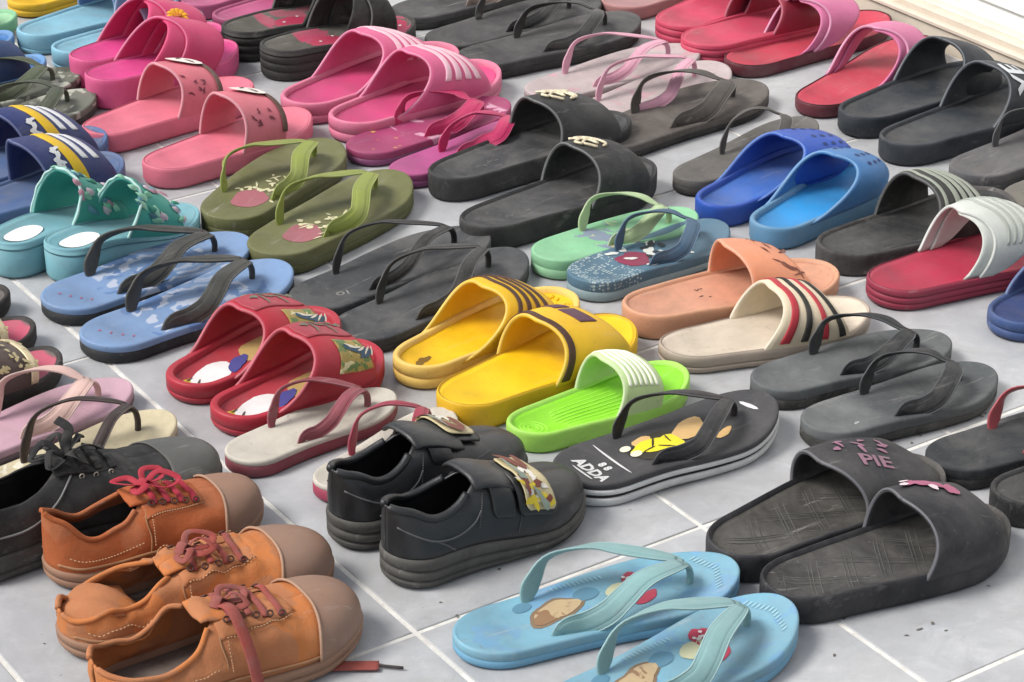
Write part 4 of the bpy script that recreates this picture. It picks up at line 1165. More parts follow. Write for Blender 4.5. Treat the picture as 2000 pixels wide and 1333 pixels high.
# ---- camouflage grey flip-flops, left
cai = M('#6f7466', .55, .2, k=.8, pat=[('blob', '#b9bcae', 40, .56, 0, 0), ('blob', '#474c3e', 34, .6, 0, 0)])
flipflop(PL['ca1'], 'camouflage grey-green flip-flop, farther one, behind the striped navy slides', 'L', blk('#3c3c36'), cai, M('#566048', .45, .2, k=.75), .016, .018, H=.040)
flipflop(PL['ca2'], 'camouflage grey-green flip-flop, nearer one, behind the striped navy slides', 'R', blk('#3c3c36'), cai, M('#4c5542', .45, .2, k=.75), .016, .018, H=.040)

# ---- top-left corner
slide(PL['mt'], 'mint green slide tip in the top left corner', 'L', M('#8fcf9f', .5, .15, k=.85), M('#a8dcae', .5, .1, k=.85), M('#8fcf9f', .5, .15, k=.85), .02, .02, grooves=())
sbm = M('#4a86c8', .45, .15, k=.85)
slide(PL['sb1'], 'small sky blue slide at the left edge, farther one', 'L', M('#6f9fd4', .5, .15, k=.85), sbm, M('#2f66b0', .45, .1), .018, .02, grooves=(), rim=.006, lip=.004)
slide(PL['sb2'], 'small sky blue slide at the left edge, nearer one, beside the camouflage flip-flops', 'R', M('#6f9fd4', .5, .15, k=.85), sbm, M('#24406c', .45, .1), .018, .02, grooves=(), rim=.006, lip=.004)
slide(PL['yt'], 'yellow slide cut off by the top edge in the top left corner', 'L', M('#e2b21c', .5, .15, k=.95), yl, yr, .02, .02)
lb = M('#8cc3d8', .5, .14, k=.88); lbb = M('#9db4d2', .45, .12, k=.9)
def ex_lb(th, f, tp, up):
    band_blobs(th, up, [(.64*f.L, 1.55, .010, .0032, .3, 1, .1), (.70*f.L, 1.70, .009, .003, .3, 2, .1), (.755*f.L, 1.72, .003, .010, .2, 3, .1), (.79*f.L, 1.66, .009, .0034, .5, 4, .1)], blk('#1b1c20'), 'illegible_print', .0014)
    print_on(th, tp, [blob(f.L*.2, float(f.ytop(.2, .2)), .004, .002, .3, 10)], M('#5a93a8', .5, .1), 'embossing')
lkw = dict(hT=.028, fT=.026, H=((.4, .062), (.6, .056), (.9, .032)), xb=(.50, .52, 1), xf=(.84, .84, 1), grooves=(.25,), rim=.005)
slide(PL['lb1'], 'light blue slide cut off by the top edge, farther one of its pair', 'L', lb, lb, M('#5e7fb0', .45, .12, k=.9), **lkw)
slide(PL['lb2'], 'light blue slide with black letters on its pale band, behind the hot pink platform slides', 'R', lb, lb, lbb, extra=ex_lb, **lkw)

# ---- hot pink platform slides
hp = M('#dd5e90', .45, .10, '#a8788c', k=.92); hpi = M('#d8468a', .42, .06, k=.95); hpu = M('#cf3f70', .45, .1, k=.9)
def ex_flower(th, f, tp, up):
    c0 = up.P(np.array(f.L*.70), np.array(1.05), .005)
    yel = M('#e8a51e', .5, .05, k=1); b = Buf()
    for k in range(11):
        a = k/11*6.283
        d1 = np.array([math.cos(a), math.sin(a)*.75, math.sin(a)*.55]) * .016
        b.add(*sweep(curve([c0 + d1*.2, c0 + d1*.7 + np.array([0, 0, .003]), c0 + d1], 8), *frame(curve([c0 + d1*.2, c0 + d1*.7, c0 + d1], 8), np.tile([0, -.5, .8], (8, 1))), np.array([.003, .005, .006, .006, .006, .005, .004, .002]), .0016, seg=6))
    fl = b.obj('flower', yel, th)
    b = Buf(); V, F = blob(0, 0, .006, .006, 0, 14); b.add([(c0[0] + v[0], c0[1] + v[1], c0[2] + .006 - .3*math.hypot(v[0], v[1])) for v in V], F); b.obj('flower_centre', M('#b5651a', .6, .1), fl)
hk = dict(fcut=.0, name='platform_sandal', hT=.040, fT=.030, H=((.3, .05), (.5, .060), (.7, .05), (.9, .03)), xb=(.34, .58, 1.0), xf=(.62, .80, 1.0), rim=.003, lip=.002, grooves=(), thick=.004, cross=.09, emb=.8, a=.8, W=.088)
slide(PL['hp1'], 'hot pink platform sandal with crossing straps, farther one of its pair', 'L', hp, hpi, hpu, **hk, ap=(0.52, 0.062))
slide(PL['hp2'], 'hot pink platform sandal with an orange flower on its strap, nearer one of its pair', 'R', hp, hpi, hpu, extra=ex_flower, **hk, ap=(0.52, 0.062))

# ---- coral pink slides with white bow tag
co = M('#e0768a', .5, .10, '#a88088', k=.92); cou = M('#d87482', .5, .12, k=.92)
def ex_co(seed):
    def ex(th, f, tp, up):
        L = f.L; r = random.Random(seed)
        it = [(L*(.50 + .14*r.random()), .45 + .9*r.random(), .003, .0018, r.random()*3, i, .4) for i in range(12)] + [(L*(.50 + .14*r.random()), 1.9 + .7*r.random(), .003, .0018, r.random()*3, i, .4) for i in range(7)]
        band_blobs(th, up, it, M('#7a2c40', .5, .1), 'print', .0008)
        band_blobs(th, up, [(L*.63, 1.50, .020, .012, -.3, 3, .06)], M('#efe4dc', .5, .08), 'bow_tag', .0035)
        band_blobs(th, up, [(L*.62, 1.45, .006, .0016, .4, 4, .2), (L*.65, 1.6, .005, .0014, -.8, 5, .2)], M('#4a4038', .5, .1), 'print', .0042)
        G = band_grid(up, up.xb, up.xf, th0=.2, th1=2.8, nu=4, nth=30, u0=.9, u1=1.0, off=.0022)
        V, F = shell(G, .0018, flipn=True); mesh_obj('trim', V, F, M('#5b3a30', .5, .2), th)
    return ex
cok = dict(hT=.026, fT=.024, H=((.4, .060), (.6, .052), (.9, .03)), xb=(.44, .46, 1.2), xf=(.72, .78, 1.2), rim=.003, lip=.0012, grooves=(), thick=.003)
slide(PL['co1'], 'coral pink slide with a white tag, farther one, in front of the hot pink sandals', 'L', co, co, cou, extra=ex_co(1), **cok, ap=(0.47, 0.060))
slide(PL['co2'], 'coral pink slide with a white tag and dark trim, nearer one, behind the olive flip-flops', 'R', co, co, cou, extra=ex_co(2), **cok, ap=(0.45, 0.066))

# ---- pink pair at the top
ptm = M('#c9608f', .5, .15, k=.88)
slide(PL['pt1'], 'dusky pink slide heel cut off by the top edge, farther one', 'L', ptm, ptm, ptm, .022, .02, grooves=())
slide(PL['pt2'], 'dusky pink slide cut off by the top edge, behind the black platform sandals', 'R', M('#b0557c', .5, .2, k=.85), ptm, M('#c37fb0', .5, .15), .024, .02)

# ---- black platform sandals
bpm = blk('#3b3b38', dirt=.15); bpi = M('#56534a', .5, .2, k=.8, pat=[('blob', '#b03a5c', 26, .50, .06, .30)])
def ex_bp(th, f, tp, up):
    r = random.Random(3)
    print_on(th, tp, [blob(f.L*.42, float(f.ytop(.42, -.2)), .030, .020, 0, 16, .1, 3), blob(f.L*.86, float(f.ytop(.86, 0)), .020, .024, 0, 16, .06, 4)], M('#b02e50', .4, .1), 'print', .0005)
    print_on(th, tp, [blob(f.L*t, float(f.ytop(t, v)), .0022, .0022, 0, 8) for t, v in ((.35, -.2), (.47, .2), (.86, .2), (.90, -.2))], M('#efe6e6', .3, .05), 'bead', .0014)
pkw = dict(fcut=.0, name='platform_sandal', hT=.042, fT=.030, H=((.4, .066), (.6, .062), (.8, .045)), xb=(.46, .56, 1.0), xf=(.66, .72, 1.0), rim=.005, lip=.002, grooves=(.3, .55, .8), thick=.004, extra=ex_bp, cross=.07, a=.9, emb=.9, W=.095)
slide(PL['bp1'], 'black platform sandal with red and beaded footbed, farther one of its pair', 'L', bpm, bpi, blk('#222220'), **pkw, ap=(0.55, 0.070))
slide(PL['bp2'], 'black platform sandal with ridged sole, nearer one, behind the pink striped slides', 'R', bpm, bpi, blk('#222220'), **pkw, ap=(0.55, 0.070))

# ---- pink striped slides
pkm = M('#d6618c', .45, .10, '#a8788c', k=.92); pki = M('#d2487e', .42, .08, k=.92); pst = M('#e8bcc8', .5, .1, k=.95)
pxb, pxf = (.22, .50, .55), (.82, .80, 1.2)
pgk = dict(hT=.028, fT=.026, H=((.25, .052), (.4, .060), (.55, .058), (.8, .034)), xb=pxb, xf=pxf, rim=.006, lip=.006, grooves=(.45,), extra=stripes([(u, u + .09, pst) for u in (.26, .43, .60, .77)], pxb, pxf, .55, 2.6), emb=.8, a=.72, fwd=.045)
slide(PL['pk1'], 'pink slide with pale raised stripes, farther one, in front of the black platform sandals', 'L', M('#dc7a98', .5, .15, k=.92), pki, pkm, **pgk, ap=(0.46, 0.062))
slide(PL['pk2'], 'pink slide with pale raised stripes, nearer one, touching the magenta flip-flop', 'R', M('#dc7a98', .5, .15, k=.92), pki, pkm, **pgk, ap=(0.44, 0.064))

# ---- magenta flip-flops
mgi = M('#a8386c', .5, .12, k=.85, pat=[('blob', '#d8a0b8', 34, .58, .08, .22), ('blob', '#d8b050', 70, .64, .02, .07)])
flipflop(PL['mg1'], 'magenta flip-flop with a pale print and crimson straps, beside the pink striped slides', 'L', M('#8a4a74', .5, .2, k=.85), mgi, M('#c22c62', .42, .08, k=.88), .018, .018, H=.034, strapkw=dict(ax=.40, w=.023))
flipflop(PL['mg2'], 'magenta flip-flop mostly hidden behind the large charcoal slide', 'R', M('#9c4a84', .5, .2, k=.85), M('#b8508c', .5, .1, k=.85), M('#c22c62', .42, .08, k=.88), .018, .018, W=.074, H=.036, strapkw=dict(anchor=.40, ax=.36))

# ---- black flip-flops at the top
kt = blk('#4b4a4c', dirt=.2, k=.6)
flipflop(PL['kf0'], 'black flip-flop with a tan strap, cut off by the top edge', 'L', blk('#2a2a2a'), kt, M('#a89286', .5, .1, k=.8), .018, .018, H=.04)
flipflop(PL['kf1'], 'black flip-flop in the top row, right of the black platform sandals', 'L', blk('#2a2a2a'), kt, blk('#2d2d2f', rough=.4), .018, .018, H=.044, strapkw=dict(w=.018))
flipflop(PL['kf2'], 'black flip-flop with a thick sole, behind the pale pink flip-flops', 'R', blk('#222222'), kt, blk('#303032', rough=.4), .022, .022, H=.044, strapkw=dict(w=.018))

# ---- pale pink flip-flops
ppi = M('#c2b2b2', .55, .25, '#8a8684', k=.88, pat=[('blob', '#c8a0a8', 22, .58, 0, 0)]); ppst = M('#dba0b4', .42, .1, k=.9)
flipflop(PL['pp1'], 'faded pink flip-flop with shiny pink straps, farther one, in front of the black flip-flops', 'L', M('#a08c88', .6, .3, k=.8), ppi, ppst, .014, .014, H=.050, strapkw=dict(w=.015, ax=.30))
flipflop(PL['pp2'], 'faded pink flip-flop with shiny pink straps, nearer one, beside the large charcoal slide', 'R', M('#a08c70', .6, .3, k=.8), ppi, ppst, .014, .014, H=.050, strapkw=dict(w=.015, ax=.30))

# ---- brown-grey flip-flops
dfi = M('#5c5550', .6, .3, k=.75); dfs = blk('#2b2927')
flipflop(PL['df1'], 'brownish black flip-flop, farther one, in front of the faded pink flip-flops', 'L', dfs, dfi, M('#4a443f', .5, .2, k=.7), .018, .018, H=.046)
flipflop(PL['df2'], 'dark grey flip-flop, nearer one, behind the blue clogs', 'R', blk('#35322e'), M('#5f5c58', .6, .3, k=.78), M('#4e4c48', .5, .2, k=.7), .020, .020, H=.046, strapkw=dict(w=.015, anchor=.50), W=.078)

# ---- crimson slides top right
cs = M('#c8405e', .45, .10, k=.92); ckw2 = dict(hT=.028, fT=.024, H=((.4, .058), (.6, .052), (.9, .03)), grooves=(.4, .75), rim=.004, lip=.001)
slide(PL['cs1'], 'crimson slide heel at the top edge, farther one, left of the pink strapped pair', 'L', cs, cs, M('#a02c44', .45, .1), **ckw2)
slide(PL['cs2'], 'crimson slide at the top edge, nearer one, with grooved side', 'R', cs, cs, M('#a02c44', .45, .1), **ckw2)
xps = M('#6e2434', .55, .2, k=.75); xpb = M('#c23a50', .5, .12, k=.92); xpu = M('#d0729c', .42, .1, k=.9)
xkw = dict(fcut=.0, W=.100, hT=.018, fT=.018, H=((.3, .056), (.5, .060), (.8, .042)), Hs=1, fwd=.05, xb=(.36, .52, .5), xf=(.42, .72, .6), cross=.03, rim=.002, lip=.0006, grooves=(), thick=.003, emb=.95, a=.8, bulge=-.003)
slide(PL['xp1'], 'crimson slide with pink crossing straps, farther one, beside the beige step', 'L', xps, xpb, xpu, **xkw, ap=(0.45, 0.056))
slide(PL['xp2'], 'crimson slide with pink crossing straps, nearer one, behind the black lettered slides', 'R', xps, xpb, xpu, **xkw, ap=(0.50, 0.058))

# ---- dark navy slides by the step
nsm = M('#272d35', .5, .15, '#83868a', k=.75)
def ex_ns(th, f, tp, up):
    band_text(th, up, 'YE', .668*f.L, 2.08, .046, M('#d8dcdf', .5, .08), math.pi/2, .0012)
nkw = dict(W=.102, hT=.028, fT=.026, H=((.4, .074), (.6, .068), (.9, .036)), xb=(.46, .60, .8), xf=(.86, .84, 1), rim=.005, lip=.004, grooves=(), thick=.004, )
slide(PL['ns1'], 'blue-black slide, farther one, its toe against the beige step', 'L', nsm, M('#2e363e', .5, .15, k=.75), nsm, **nkw, ap=(0.60, 0.066))
slide(PL['ns2'], 'blue-black slide with large white YE letters at the right edge', 'R', nsm, M('#2e363e', .5, .15, k=.75), nsm, extra=ex_ns, **nkw, ap=(0.57, 0.068))
gri = M('#5b5b5e', .6, .25, k=.8)
flipflop(PL['gr1'], 'grey flip-flop cut off by the right edge, in front of the YE slide', 'R', blk('#45454a', dirt=.3), gri, blk('#45474b', rough=.45, k=.8), .024, .02, H=.044, strapkw=dict(w=.018))
flipflop(PL['gr2'], 'small grey flip-flop heel at the right edge, above the crimson slide', 'L', blk('#55534e', dirt=.3), M('#77736a', .6, .25, k=.8), blk('#45474b'), .022, .02)
slide(PL['pb'], 'pinkish brown slide heel at the top edge, right of the black flip-flops', 'L', M('#b07a78', .5, .2), M('#b8888a', .5, .2), M('#a86a6a', .5, .2), .02, .02, grooves=())

# ---- left edge: glitter sandals
gl = M('#c9bb8c', .3, .2, k=.95, metal=.25, bump=.8, fine=400)
brs = blk('#3a3432'); bri = M('#6a5f5c', .55, .2, k=.85, pat=[('fill', '#c9526e', 10, 0, .125, .165)])
def ex_gl(th, f, tp, up):
    for u0, u1 in ((0, .10), (.90, 1.0)):
        G = band_grid(up, up.xb, up.xf, th0=.1, th1=3.0, nu=3, nth=30, u0=u0, u1=u1, off=.002)
        V, F = shell(G, .002, flipn=True); mesh_obj('gold_trim', V, F, M('#d9c9a4', .3, .1, k=1, metal=.3), th)
    r = random.Random(5)
    it = [(f.L*(.44 + .30*r.random()), .4 + 2.2*r.random(), .0022, .0022, 0, i, .2) for i in range(60)]
    band_blobs(th, up, it, gl, 'glitter_beads', .0022)
gkw = dict(hT=.02, fT=.02, H=((.3, .048), (.5, .046), (.8, .028)), xb=(.30, .34, 1), xf=(.74, .80, 1), rim=.005, lip=.002, grooves=(), extra=ex_gl)
slide(PL['br0'], 'dark grey slide toe at the left edge, above the glitter sandals', 'L', brs, M('#6a625e', .55, .2), brs, .02, .02, grooves=())
slide(PL['br1'], 'brown slide with pink insole and glitter band at the left edge, farther one', 'L', brs, bri, M('#5a4a44', .5, .2), **gkw)
slide(PL['br2'], 'brown slide with pink insole and gold glitter band at the left edge, nearer one', 'R', brs, bri, M('#5a4a44', .5, .2), **gkw)

# ---- pale pink and cream flip-flops, left edge
flipflop(PL['pf'], 'pale pink flip-flop with cream pink straps at the left edge', 'L', M('#6e5a60', .5, .2), M('#c69fae', .55, .15, k=.9), M('#dcb8ae', .42, .1, k=.92), .015, .015, H=.046, strapkw=dict(w=.018))
flipflop(PL['cf'], 'cream mottled flip-flop with a thin dark strap, behind the black lace-up shoe', 'R', M('#a89c86', .5, .2), M('#cfc2a2', .6, .3, '#8c8468', k=.92, pat=[('blob', '#e2dcc8', 60, .58, 0, .12), ('blob', '#a89878', 90, .62, 0, .12)]), M('#3a2a26', .4, .1, k=.7), .015, .015, H=.058, strapkw=dict(w=.011, ax=.32, wp=.008))

# ---- black velcro shoes
vsole = blk('#4a4843', dirt=.3, k=.8); vup = M('#2a2c2f', .34, .08, '#77777a', bump=.3, k=.42, spec=.6); vin = blk('#1c1c1e')
VO = ((0, 1.25), (.06, 1.20), (.14, 1.02), (.22, .96), (.32, 1.12), (.42, 1.5))
def velcro(key, label, side):
    th, f, la, T, sp = closed_shoe(PL[key], label, side, 'school_shoe', vsole, vup, vin, None, .030, .018, W=.080,
        Hv=((0, .047), (.08, .045), (.2, .040), (.32, .046), (.42, .055), (.55, .050), (.7, .042), (.85, .034), (1, .026)),
        open_=VO, gap=((.36, 0), (.40, .02), (.60, .02), (.64, 0)), amp=.0014, seed=3, grooves=(.30, .62), spring=.008, a=.60)
    L = f.L
    # tongue standing up behind the strap
    G = np.zeros((14, 13, 3))
    for i, t in enumerate(np.linspace(.39, .60, 14)):
        for j, k in enumerate(np.linspace(-1, 1, 13)):
            sd = 1 if k >= 0 else -1
            p = la.P(np.array(t), np.array(math.pi/2 - abs(k)*.55), sd, off=.0012)
            p[0] -= .006 * (1 - i/13); p[2] += .005 * (1 - i/13) ** 1.5
            G[i, j] = p
    V, F = shell(G, .004, flipn=True); mesh_obj('tongue', V, F, vup, th)
    # padded collar
    b = Buf()
    for sd in (1, -1):
        pts = [la.P(np.array(t), np.array(float(spl([p[0] for p in VO], [p[1] for p in VO], np.array(t)))), sd, off=.0005) for t in (.004, .03, .08, .15, .22, .29, .34)]
        b.add(*tube(pts, .0036, 30, 8))
    b.obj('padded_collar', vup, th)
    # strap flap over the instep
    def flap(t0, t1, a0, a1, off, m, name, bow=0.0, th_=.003):
        nu, nv = 10, 30; G = np.zeros((nu, nv, 3))
        for j, a in enumerate(np.linspace(a0, a1, nv)):
            e = min(1, ((1 - abs(2*j/(nv-1) - 1)) / .16)) ** .5 if True else 1
            for i, u in enumerate(np.linspace(-1, 1, nu)):
                sd = 1 if a <= math.pi/2 else -1
                ph = a if sd > 0 else math.pi - a
                t = (t0 + t1)/2 + u*(t1 - t0)/2*(.8 + .2*e)
                G[i, j] = la.P(np.array(t), np.array(ph), sd, off=off + bow*math.sin(math.pi*j/(nv-1)))
        V, F = shell(G, th_, flipn=True); return mesh_obj(name, V, F, m, th)
    lat = (lambda a: a) if side == 'L' else (lambda a: math.pi - a)        # lateral side of the foot
    flap(.43, .53, *sorted((lat(.40), lat(2.5))), .0034, vup, 'strap', .0008)
    flap(.55, .73, *sorted((lat(.42), lat(1.85))), .0048, vup, 'badge_flap', .002, .003)
    m_b = M('#cbbd92', .4, .1, k=.95)
    flap(.575, .715, *sorted((lat(.52), lat(1.72))), .0082, m_b, 'badge', .002, .0015)
    r = random.Random(9)
    for c, n in (('#efe9dc', 9), ('#e3c932', 7), ('#7a3c2c', 6), ('#8d9a8c', 4)):
        b = Buf()
        for i in range(n):
            t = .59 + .11*r.random(); a = lat(.62 + 1.0*r.random())
            V, F = blob(0, 0, .004 + .003*r.random(), .003, r.random()*3, 10, .25, i)
            vv = []
            for v in V:
                aa = a + v[1]/.036; sd = 1 if aa <= math.pi/2 else -1
                vv.append(la.P(np.array(t + v[0]/L), np.array(aa if sd > 0 else math.pi - aa), sd, off=.0108 + {'#efe9dc': 0, '#e3c932': .0003, '#7a3c2c': .0006, '#8d9a8c': .0009}[c]))
            b.add(vv, F)
        b.obj('print', M(c, .4, .05), th)
    # seams
    b = Buf()
    for sd in (1, -1):
        pts = [la.P(np.array(t), np.array(p), sd, off=.0004) for t, p in ((.015, .62), (.08, .48), (.16, .36), (.26, .30), (.34, .42), (.38, .62))]
        b.add(*tube(pts, .0009, 24, 6))
        pts = [la.P(np.array(t), np.array(p), sd, off=.0004) for t, p in ((.16, .36), (.20, .2), (.24, .04))]
        b.add(*tube(pts, .0009, 12, 6))
    b.obj('seam', blk('#6a6a6c', k=.6), th)
    b = Buf()
    for sd in (1, -1):
        for t0, p0, t1, p1 in ((.36, .30, .40, 1.0), (.54, .12, .57, .55), (.57, .55, .75, 1.0)):
            for k in range(14):
                u, v = k/14, (k + .55)/14
                b.add(*tube([la.P(np.array(t0 + (t1 - t0)*q), np.array(p0 + (p1 - p0)*q), sd, off=.0006) for q in (u, (u + v)/2, v)], .0006, 4, 5))
    b.obj('stitching', blk('#77777a', k=.6), th, kind='stuff')
velcro('ve1', 'black velcro school shoe with a yellow and white badge, farther one of its pair', 'L')
velcro('ve2', 'black velcro school shoe with badge on its flap, nearer one, its whole side in view', 'R')

# ---- black lace-up shoe, left
bu = blk('#232325', k=.45, rough=.6); bcap = M('#5c5c58', .42, .2, '#777777', k=.75)
th, f, la, T, sp = closed_shoe(PL['bs'], 'black canvas lace-up shoe with a rubber toe cap, behind the orange canvas shoes', 'L', 'school_shoe', blk('#38383a', dirt=.3), bu, vin, bcap, .026, .022, W=.098,
    Hv=((0, .046), (.15, .046), (.4, .048), (.55, .046), (.7, .034), (.85, .028), (1, .024)), amp=.002, seed=6, grooves=(.4,), capat=.80, a=.72, open_=((0, 1.2), (.1, 1.05), (.3, .98), (.36, 1.2), (.42, 1.5)))
b = Buf()
for t in (.46, .51, .56, .61): lace_bar(b, la, t, .34, .0028, .012)
c0 = la.P(np.array(.47), np.array(1.57), 1, off=.006)
for k in range(6):
    a = k * 1.05 + .3
    ribbon(b, [c0, c0 + np.array([.018*math.cos(a), .018*math.sin(a), .012]), c0 + np.array([.030*math.cos(a + .4), .026*math.sin(a + .4), .002]), c0 + np.array([.016*math.cos(a + .8), .014*math.sin(a + .8), .004])], .007, seed=k, twist=.5)
ribbon(b, [c0, c0 + np.array([.004, .004, .012]), c0 + np.array([.010, .010, .020]), c0 + np.array([.004, .02, .026])], .009, twist=.3)
b.obj('laces', blk('#1c1c1f', rough=.7), th)
b = Buf()
for sd in (1, -1):
    b.add(*tube([la.P(np.array(t), np.array(p), sd, off=.0005) for t, p in ((.10, .35), (.25, .36), (.36, .6), (.43, 1.05), (.46, 1.30))], .001, 24, 6))
b.obj('seam', blk('#8a8a8a', dirt=0, k=.8), th)
b = Buf()
for t in (.48, .53, .58):
    p = la.P(np.array(t), np.array(1.10), -1, off=.001); b.add(*tube([p + np.array([.0022*math.cos(a), 0, .0022*math.sin(a)]) for a in np.linspace(0, 6.28, 9)], .0006, 16, 6))
b.obj('eyelets', M('#b8b4a8', .3, .05, metal=.6), th, kind='stuff')
def tongue(th, la, t0, t1, m, w=.42, rise=.006):
    G = np.zeros((16, 13, 3))
    for i, t in enumerate(np.linspace(t0, t1, 16)):
        for j, k in enumerate(np.linspace(-1, 1, 13)):
            p = la.P(np.array(t), np.array(math.pi/2 - abs(k)*w), 1 if k >= 0 else -1, off=-.003)
            p[2] += rise * (1 - i/15) ** 2
            G[i, j] = p
    V, F = shell(G, .003, flipn=True); mesh_obj('tongue', V, F, m, th)
tongue(th, la, .40, .68, bu)

# ---- orange canvas shoes
oc = M('#b8643c', .75, .3, '#a8704c', bump=.8, k=.85, fine=1400, spec=.15, pat=[('blob', '#b06a48', 16, .52, 0, 0)])
oc2 = M('#b87852', .8, .3, '#b08a68', bump=.8, k=.92, fine=1400, spec=.15, pat=[('blob', '#c4743e', 14, .52, 0, 0)])
ocap = M('#95725e', .5, .3, '#8a7a70', k=.9, bump=.15); oso = M('#a07860', .6, .35, '#8f7a68', k=.85); oin = M('#6b5a52', .8, .4, '#9a9088', k=.7); lac = M('#9c443a', .75, .25, bump=.6, k=.85, fine=1500)
lacr = M('#b0283c', .7, .1, bump=.6, k=.88, fine=1500)
def canvas(key, label, side, up_m, open_, Hv, seed, W, lm, bows, amp=.003, extra=None, capat=.79, cap=ocap, hT=.018, a=.74):
    th, f, la, T, sp = closed_shoe(PL[key], label, side, 'canvas_shoe', oso, up_m, oin, cap, hT, .018, W=W, Hv=Hv, open_=open_,
        gap=((.40, 0), (.46, .22), (.66, .17), (.70, 0)), amp=amp, seed=seed, grooves=(.55,), capat=capat, footkw=dict(heelw=.76, waist=.84), spring=.006, a=a)
    tongue(th, la, .37, .70, up_m, .32, .006)
    b = Buf()
    for t in (.47, .53, .59, .65): lace_bar(b, la, t, .38, .0024, .006)
    c0 = la.P(np.array(.46), np.array(1.57), 1, off=.008)
    for k, (dx, dy, dz) in enumerate(bows):
        e = np.array([dx, dy, dz]); n = np.array([-e[1], e[0], 0]) * .35
        ribbon(b, [c0, c0 + e*.5 + n + np.array([0, 0, .005]), c0 + e, c0 + e*.6 - n, c0 + e*.1], .0058, .0012, seed=k, twist=.45)
    ribbon(b, [c0 + np.array([-.006, -.004, 0]), c0 + np.array([0, 0, .006]), c0 + np.array([.007, .003, 0])], .009)
    b.obj('laces', lm, th)
    b = Buf()
    for sd in (1, -1):
        for t in (.45, .50, .55, .60, .65):
            p = la.P(np.array(t), np.array(1.57 - .36), sd, off=.0030)
            b.add(*tube([p + np.array([.0026*math.cos(a), .0018*sd*math.sin(a), -.0020*math.sin(a)*.8]) for a in np.linspace(0, 6.28, 9)], .0008, 16, 6))
    b.obj('eyelets', M('#5a3024', .5, .1, k=.7), th, kind='stuff')
    b = Buf()
    for sd in (1, -1):
        op = open_
        pts = [la.P(np.array(t), np.array(min(1.36, float(spl([p[0] for p in op], [p[1] for p in op], np.array(t))))), sd, off=.0006) for t in (.004, .03, .08, .14, .2, .27, .33, .38)]
        b.add(*tube(pts, .0024, 34, 8))
    b.obj('bound_edge', up_m, th)
    for sd in (1, -1):                                    # eyelet stays
        tt_ = np.linspace(.41, .69, 16)[:, None]; w0 = np.interp(tt_, [.41, .46, .69], [1.28, 1.30, 1.38])
        pp_ = w0 - np.linspace(0, 1, 8)[None, :] * (.42 - .9*(tt_ - .41))
        G = la.P(tt_ + 0*pp_, pp_, sd, off=.0012)
        V, F = shell(G, .0014, flipn=(sd < 0)); mesh_obj('eyelet_stay', V, F, up_m, th)
        b = Buf(); b.add(*tube([la.P(np.array(t), np.array(p), sd, off=.0006) for t, p in ((.40, .05), (.41, .4), (.405, .8), (.42, 1.15))], .0008, 20, 6))
        b.add(*tube([la.P(np.array(t), np.array(.10 + .0*t), sd, off=.0012) for t in (.02, .1, .25, .4, .55, .7, .79)], .0012, 40, 6))
        b.obj('seam', M('#a5744c', .7, .2), th, kind='stuff')
        b = Buf()
        for (ta, pa), (tb, pb) in (((.43, .86), (.69, 1.16)), ((.42, .20), (.43, .82)), ((.06, .30), (.38, .34))):
            n_ = int(abs(tb - ta)*70 + abs(pb - pa)*16)
            for k in range(n_):
                b.add(*tube([la.P(np.array(ta + (tb - ta)*q), np.array(pa + (pb - pa)*q), sd, off=.0018) for q in (k/n_, (k + .3)/n_, (k + .6)/n_)], .0006, 4, 5))
        b.obj('stitching', M('#c89a72', .7, .2), th, kind='stuff')
    if cap is not None:
        b = Buf(); pts = []
        for a_ in np.linspace(0.02, math.pi - .02, 30):
            sd = 1 if a_ <= math.pi/2 else -1; ph = a_ if sd > 0 else math.pi - a_
            pts.append(la.P(np.array(capat - .045*math.cos(a_)**2 - .004), np.array(ph), sd, off=.0022))
        b.add(*tube(pts, .0013, 50, 6)); b.obj('cap_seam', M('#b08a70', .6, .2), th)
    if extra: extra(th, f, la, b)
    return th, f, la
def folded_heel(th, f, la, b_):
    G = np.zeros((12, 15, 3))
    for i, u in enumerate(np.linspace(0, 1, 12)):
        for j, v in enumerate(np.linspace(-1, 1, 15)):
            t = .02 + .24*u
            y = float(f.ytop(t, v*.74))
            G[i, j] = (t*f.L, y, .024 + .013*math.sin(math.pi*u)*(1 - .4*v*v) + .002*math.sin(9*u + 4*v) + .006*(1 - u))
    V, F = shell(G, .004, flipn=True); mesh_obj('folded_heel', V, F, oc2, th)
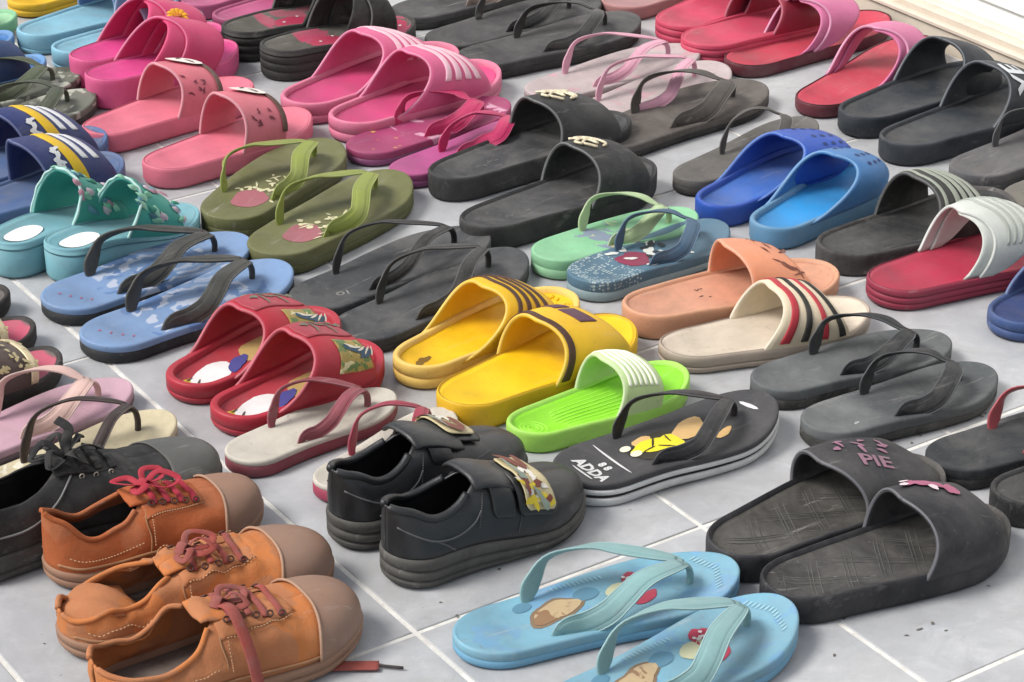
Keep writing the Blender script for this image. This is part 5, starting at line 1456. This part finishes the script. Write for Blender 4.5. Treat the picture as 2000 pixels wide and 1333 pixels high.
canvas('or1', 'orange canvas shoe with a standing heel and red laces, farthest of the three orange shoes', 'R', oc, ((0, 1.40), (.05, 1.25), (.14, .98), (.25, .93), (.34, 1.05), (.41, 1.36), (.46, 1.5)),
       ((0, .052), (.07, .046), (.16, .034), (.30, .036), (.44, .043), (.6, .037), (.72, .031), (.85, .026), (1, .022)), 11, .082, lacr, ((-.022, .016, .002), (-.012, -.014, .004), (.020, .014, .004), (.030, -.006, .001)), amp=.0035)
canvas('or2', 'faded orange canvas shoe with a trodden-down heel, middle one of the three orange shoes', 'L', oc2, ((0, .80), (.08, .80), (.2, .92), (.28, 1.0), (.35, 1.2), (.42, 1.4), (.46, 1.5)),
       ((0, .028), (.12, .026), (.3, .031), (.44, .036), (.58, .034), (.72, .031), (.85, .029), (1, .024)), 23, .092, lac, ((.022, -.012, .002), (.030, .010, .000), (-.006, -.016, .0)), amp=.0065, extra=folded_heel)
LOOSE = [(.140, -.026, .0030), (.170, -.0335, .0026), (.195, -.046, .0026), (.2195, -.0605, .0026)]; AGLET = (.2346, -.0737, .0024)
def loose_lace(th, f, la, b_):
    b = Buf()
    c0 = la.P(np.array(.46), np.array(1.57), 1, off=.008)
    ribbon(b, [c0, c0 + np.array([.002, -.022, .004]), c0 + np.array([.004, -.046, -.022]), c0 + np.array([.004, -.062, -.055])], .010, .0022)
    ribbon(b, LOOSE, .0135, .0022)
    lo = b.obj('loose_lace', lac, th)
    b = Buf(); b.add(*tube([LOOSE[-1], AGLET], .0013, 6, 8)); b.obj('aglet', blk('#4a3a3c'), lo)
canvas('or3', 'faded orange canvas shoe with a long loose lace, nearest of the three orange shoes', 'R', oc2, ((0, .95), (.08, .78), (.2, .66), (.28, .76), (.35, 1.0), (.42, 1.36), (.46, 1.5)),
       ((0, .034), (.12, .032), (.3, .041), (.44, .048), (.58, .044), (.72, .036), (.85, .031), (1, .026)), 31, .098, lac, ((.018, -.014, .002), (.026, .012, -.002)), amp=.0060, extra=loose_lace)
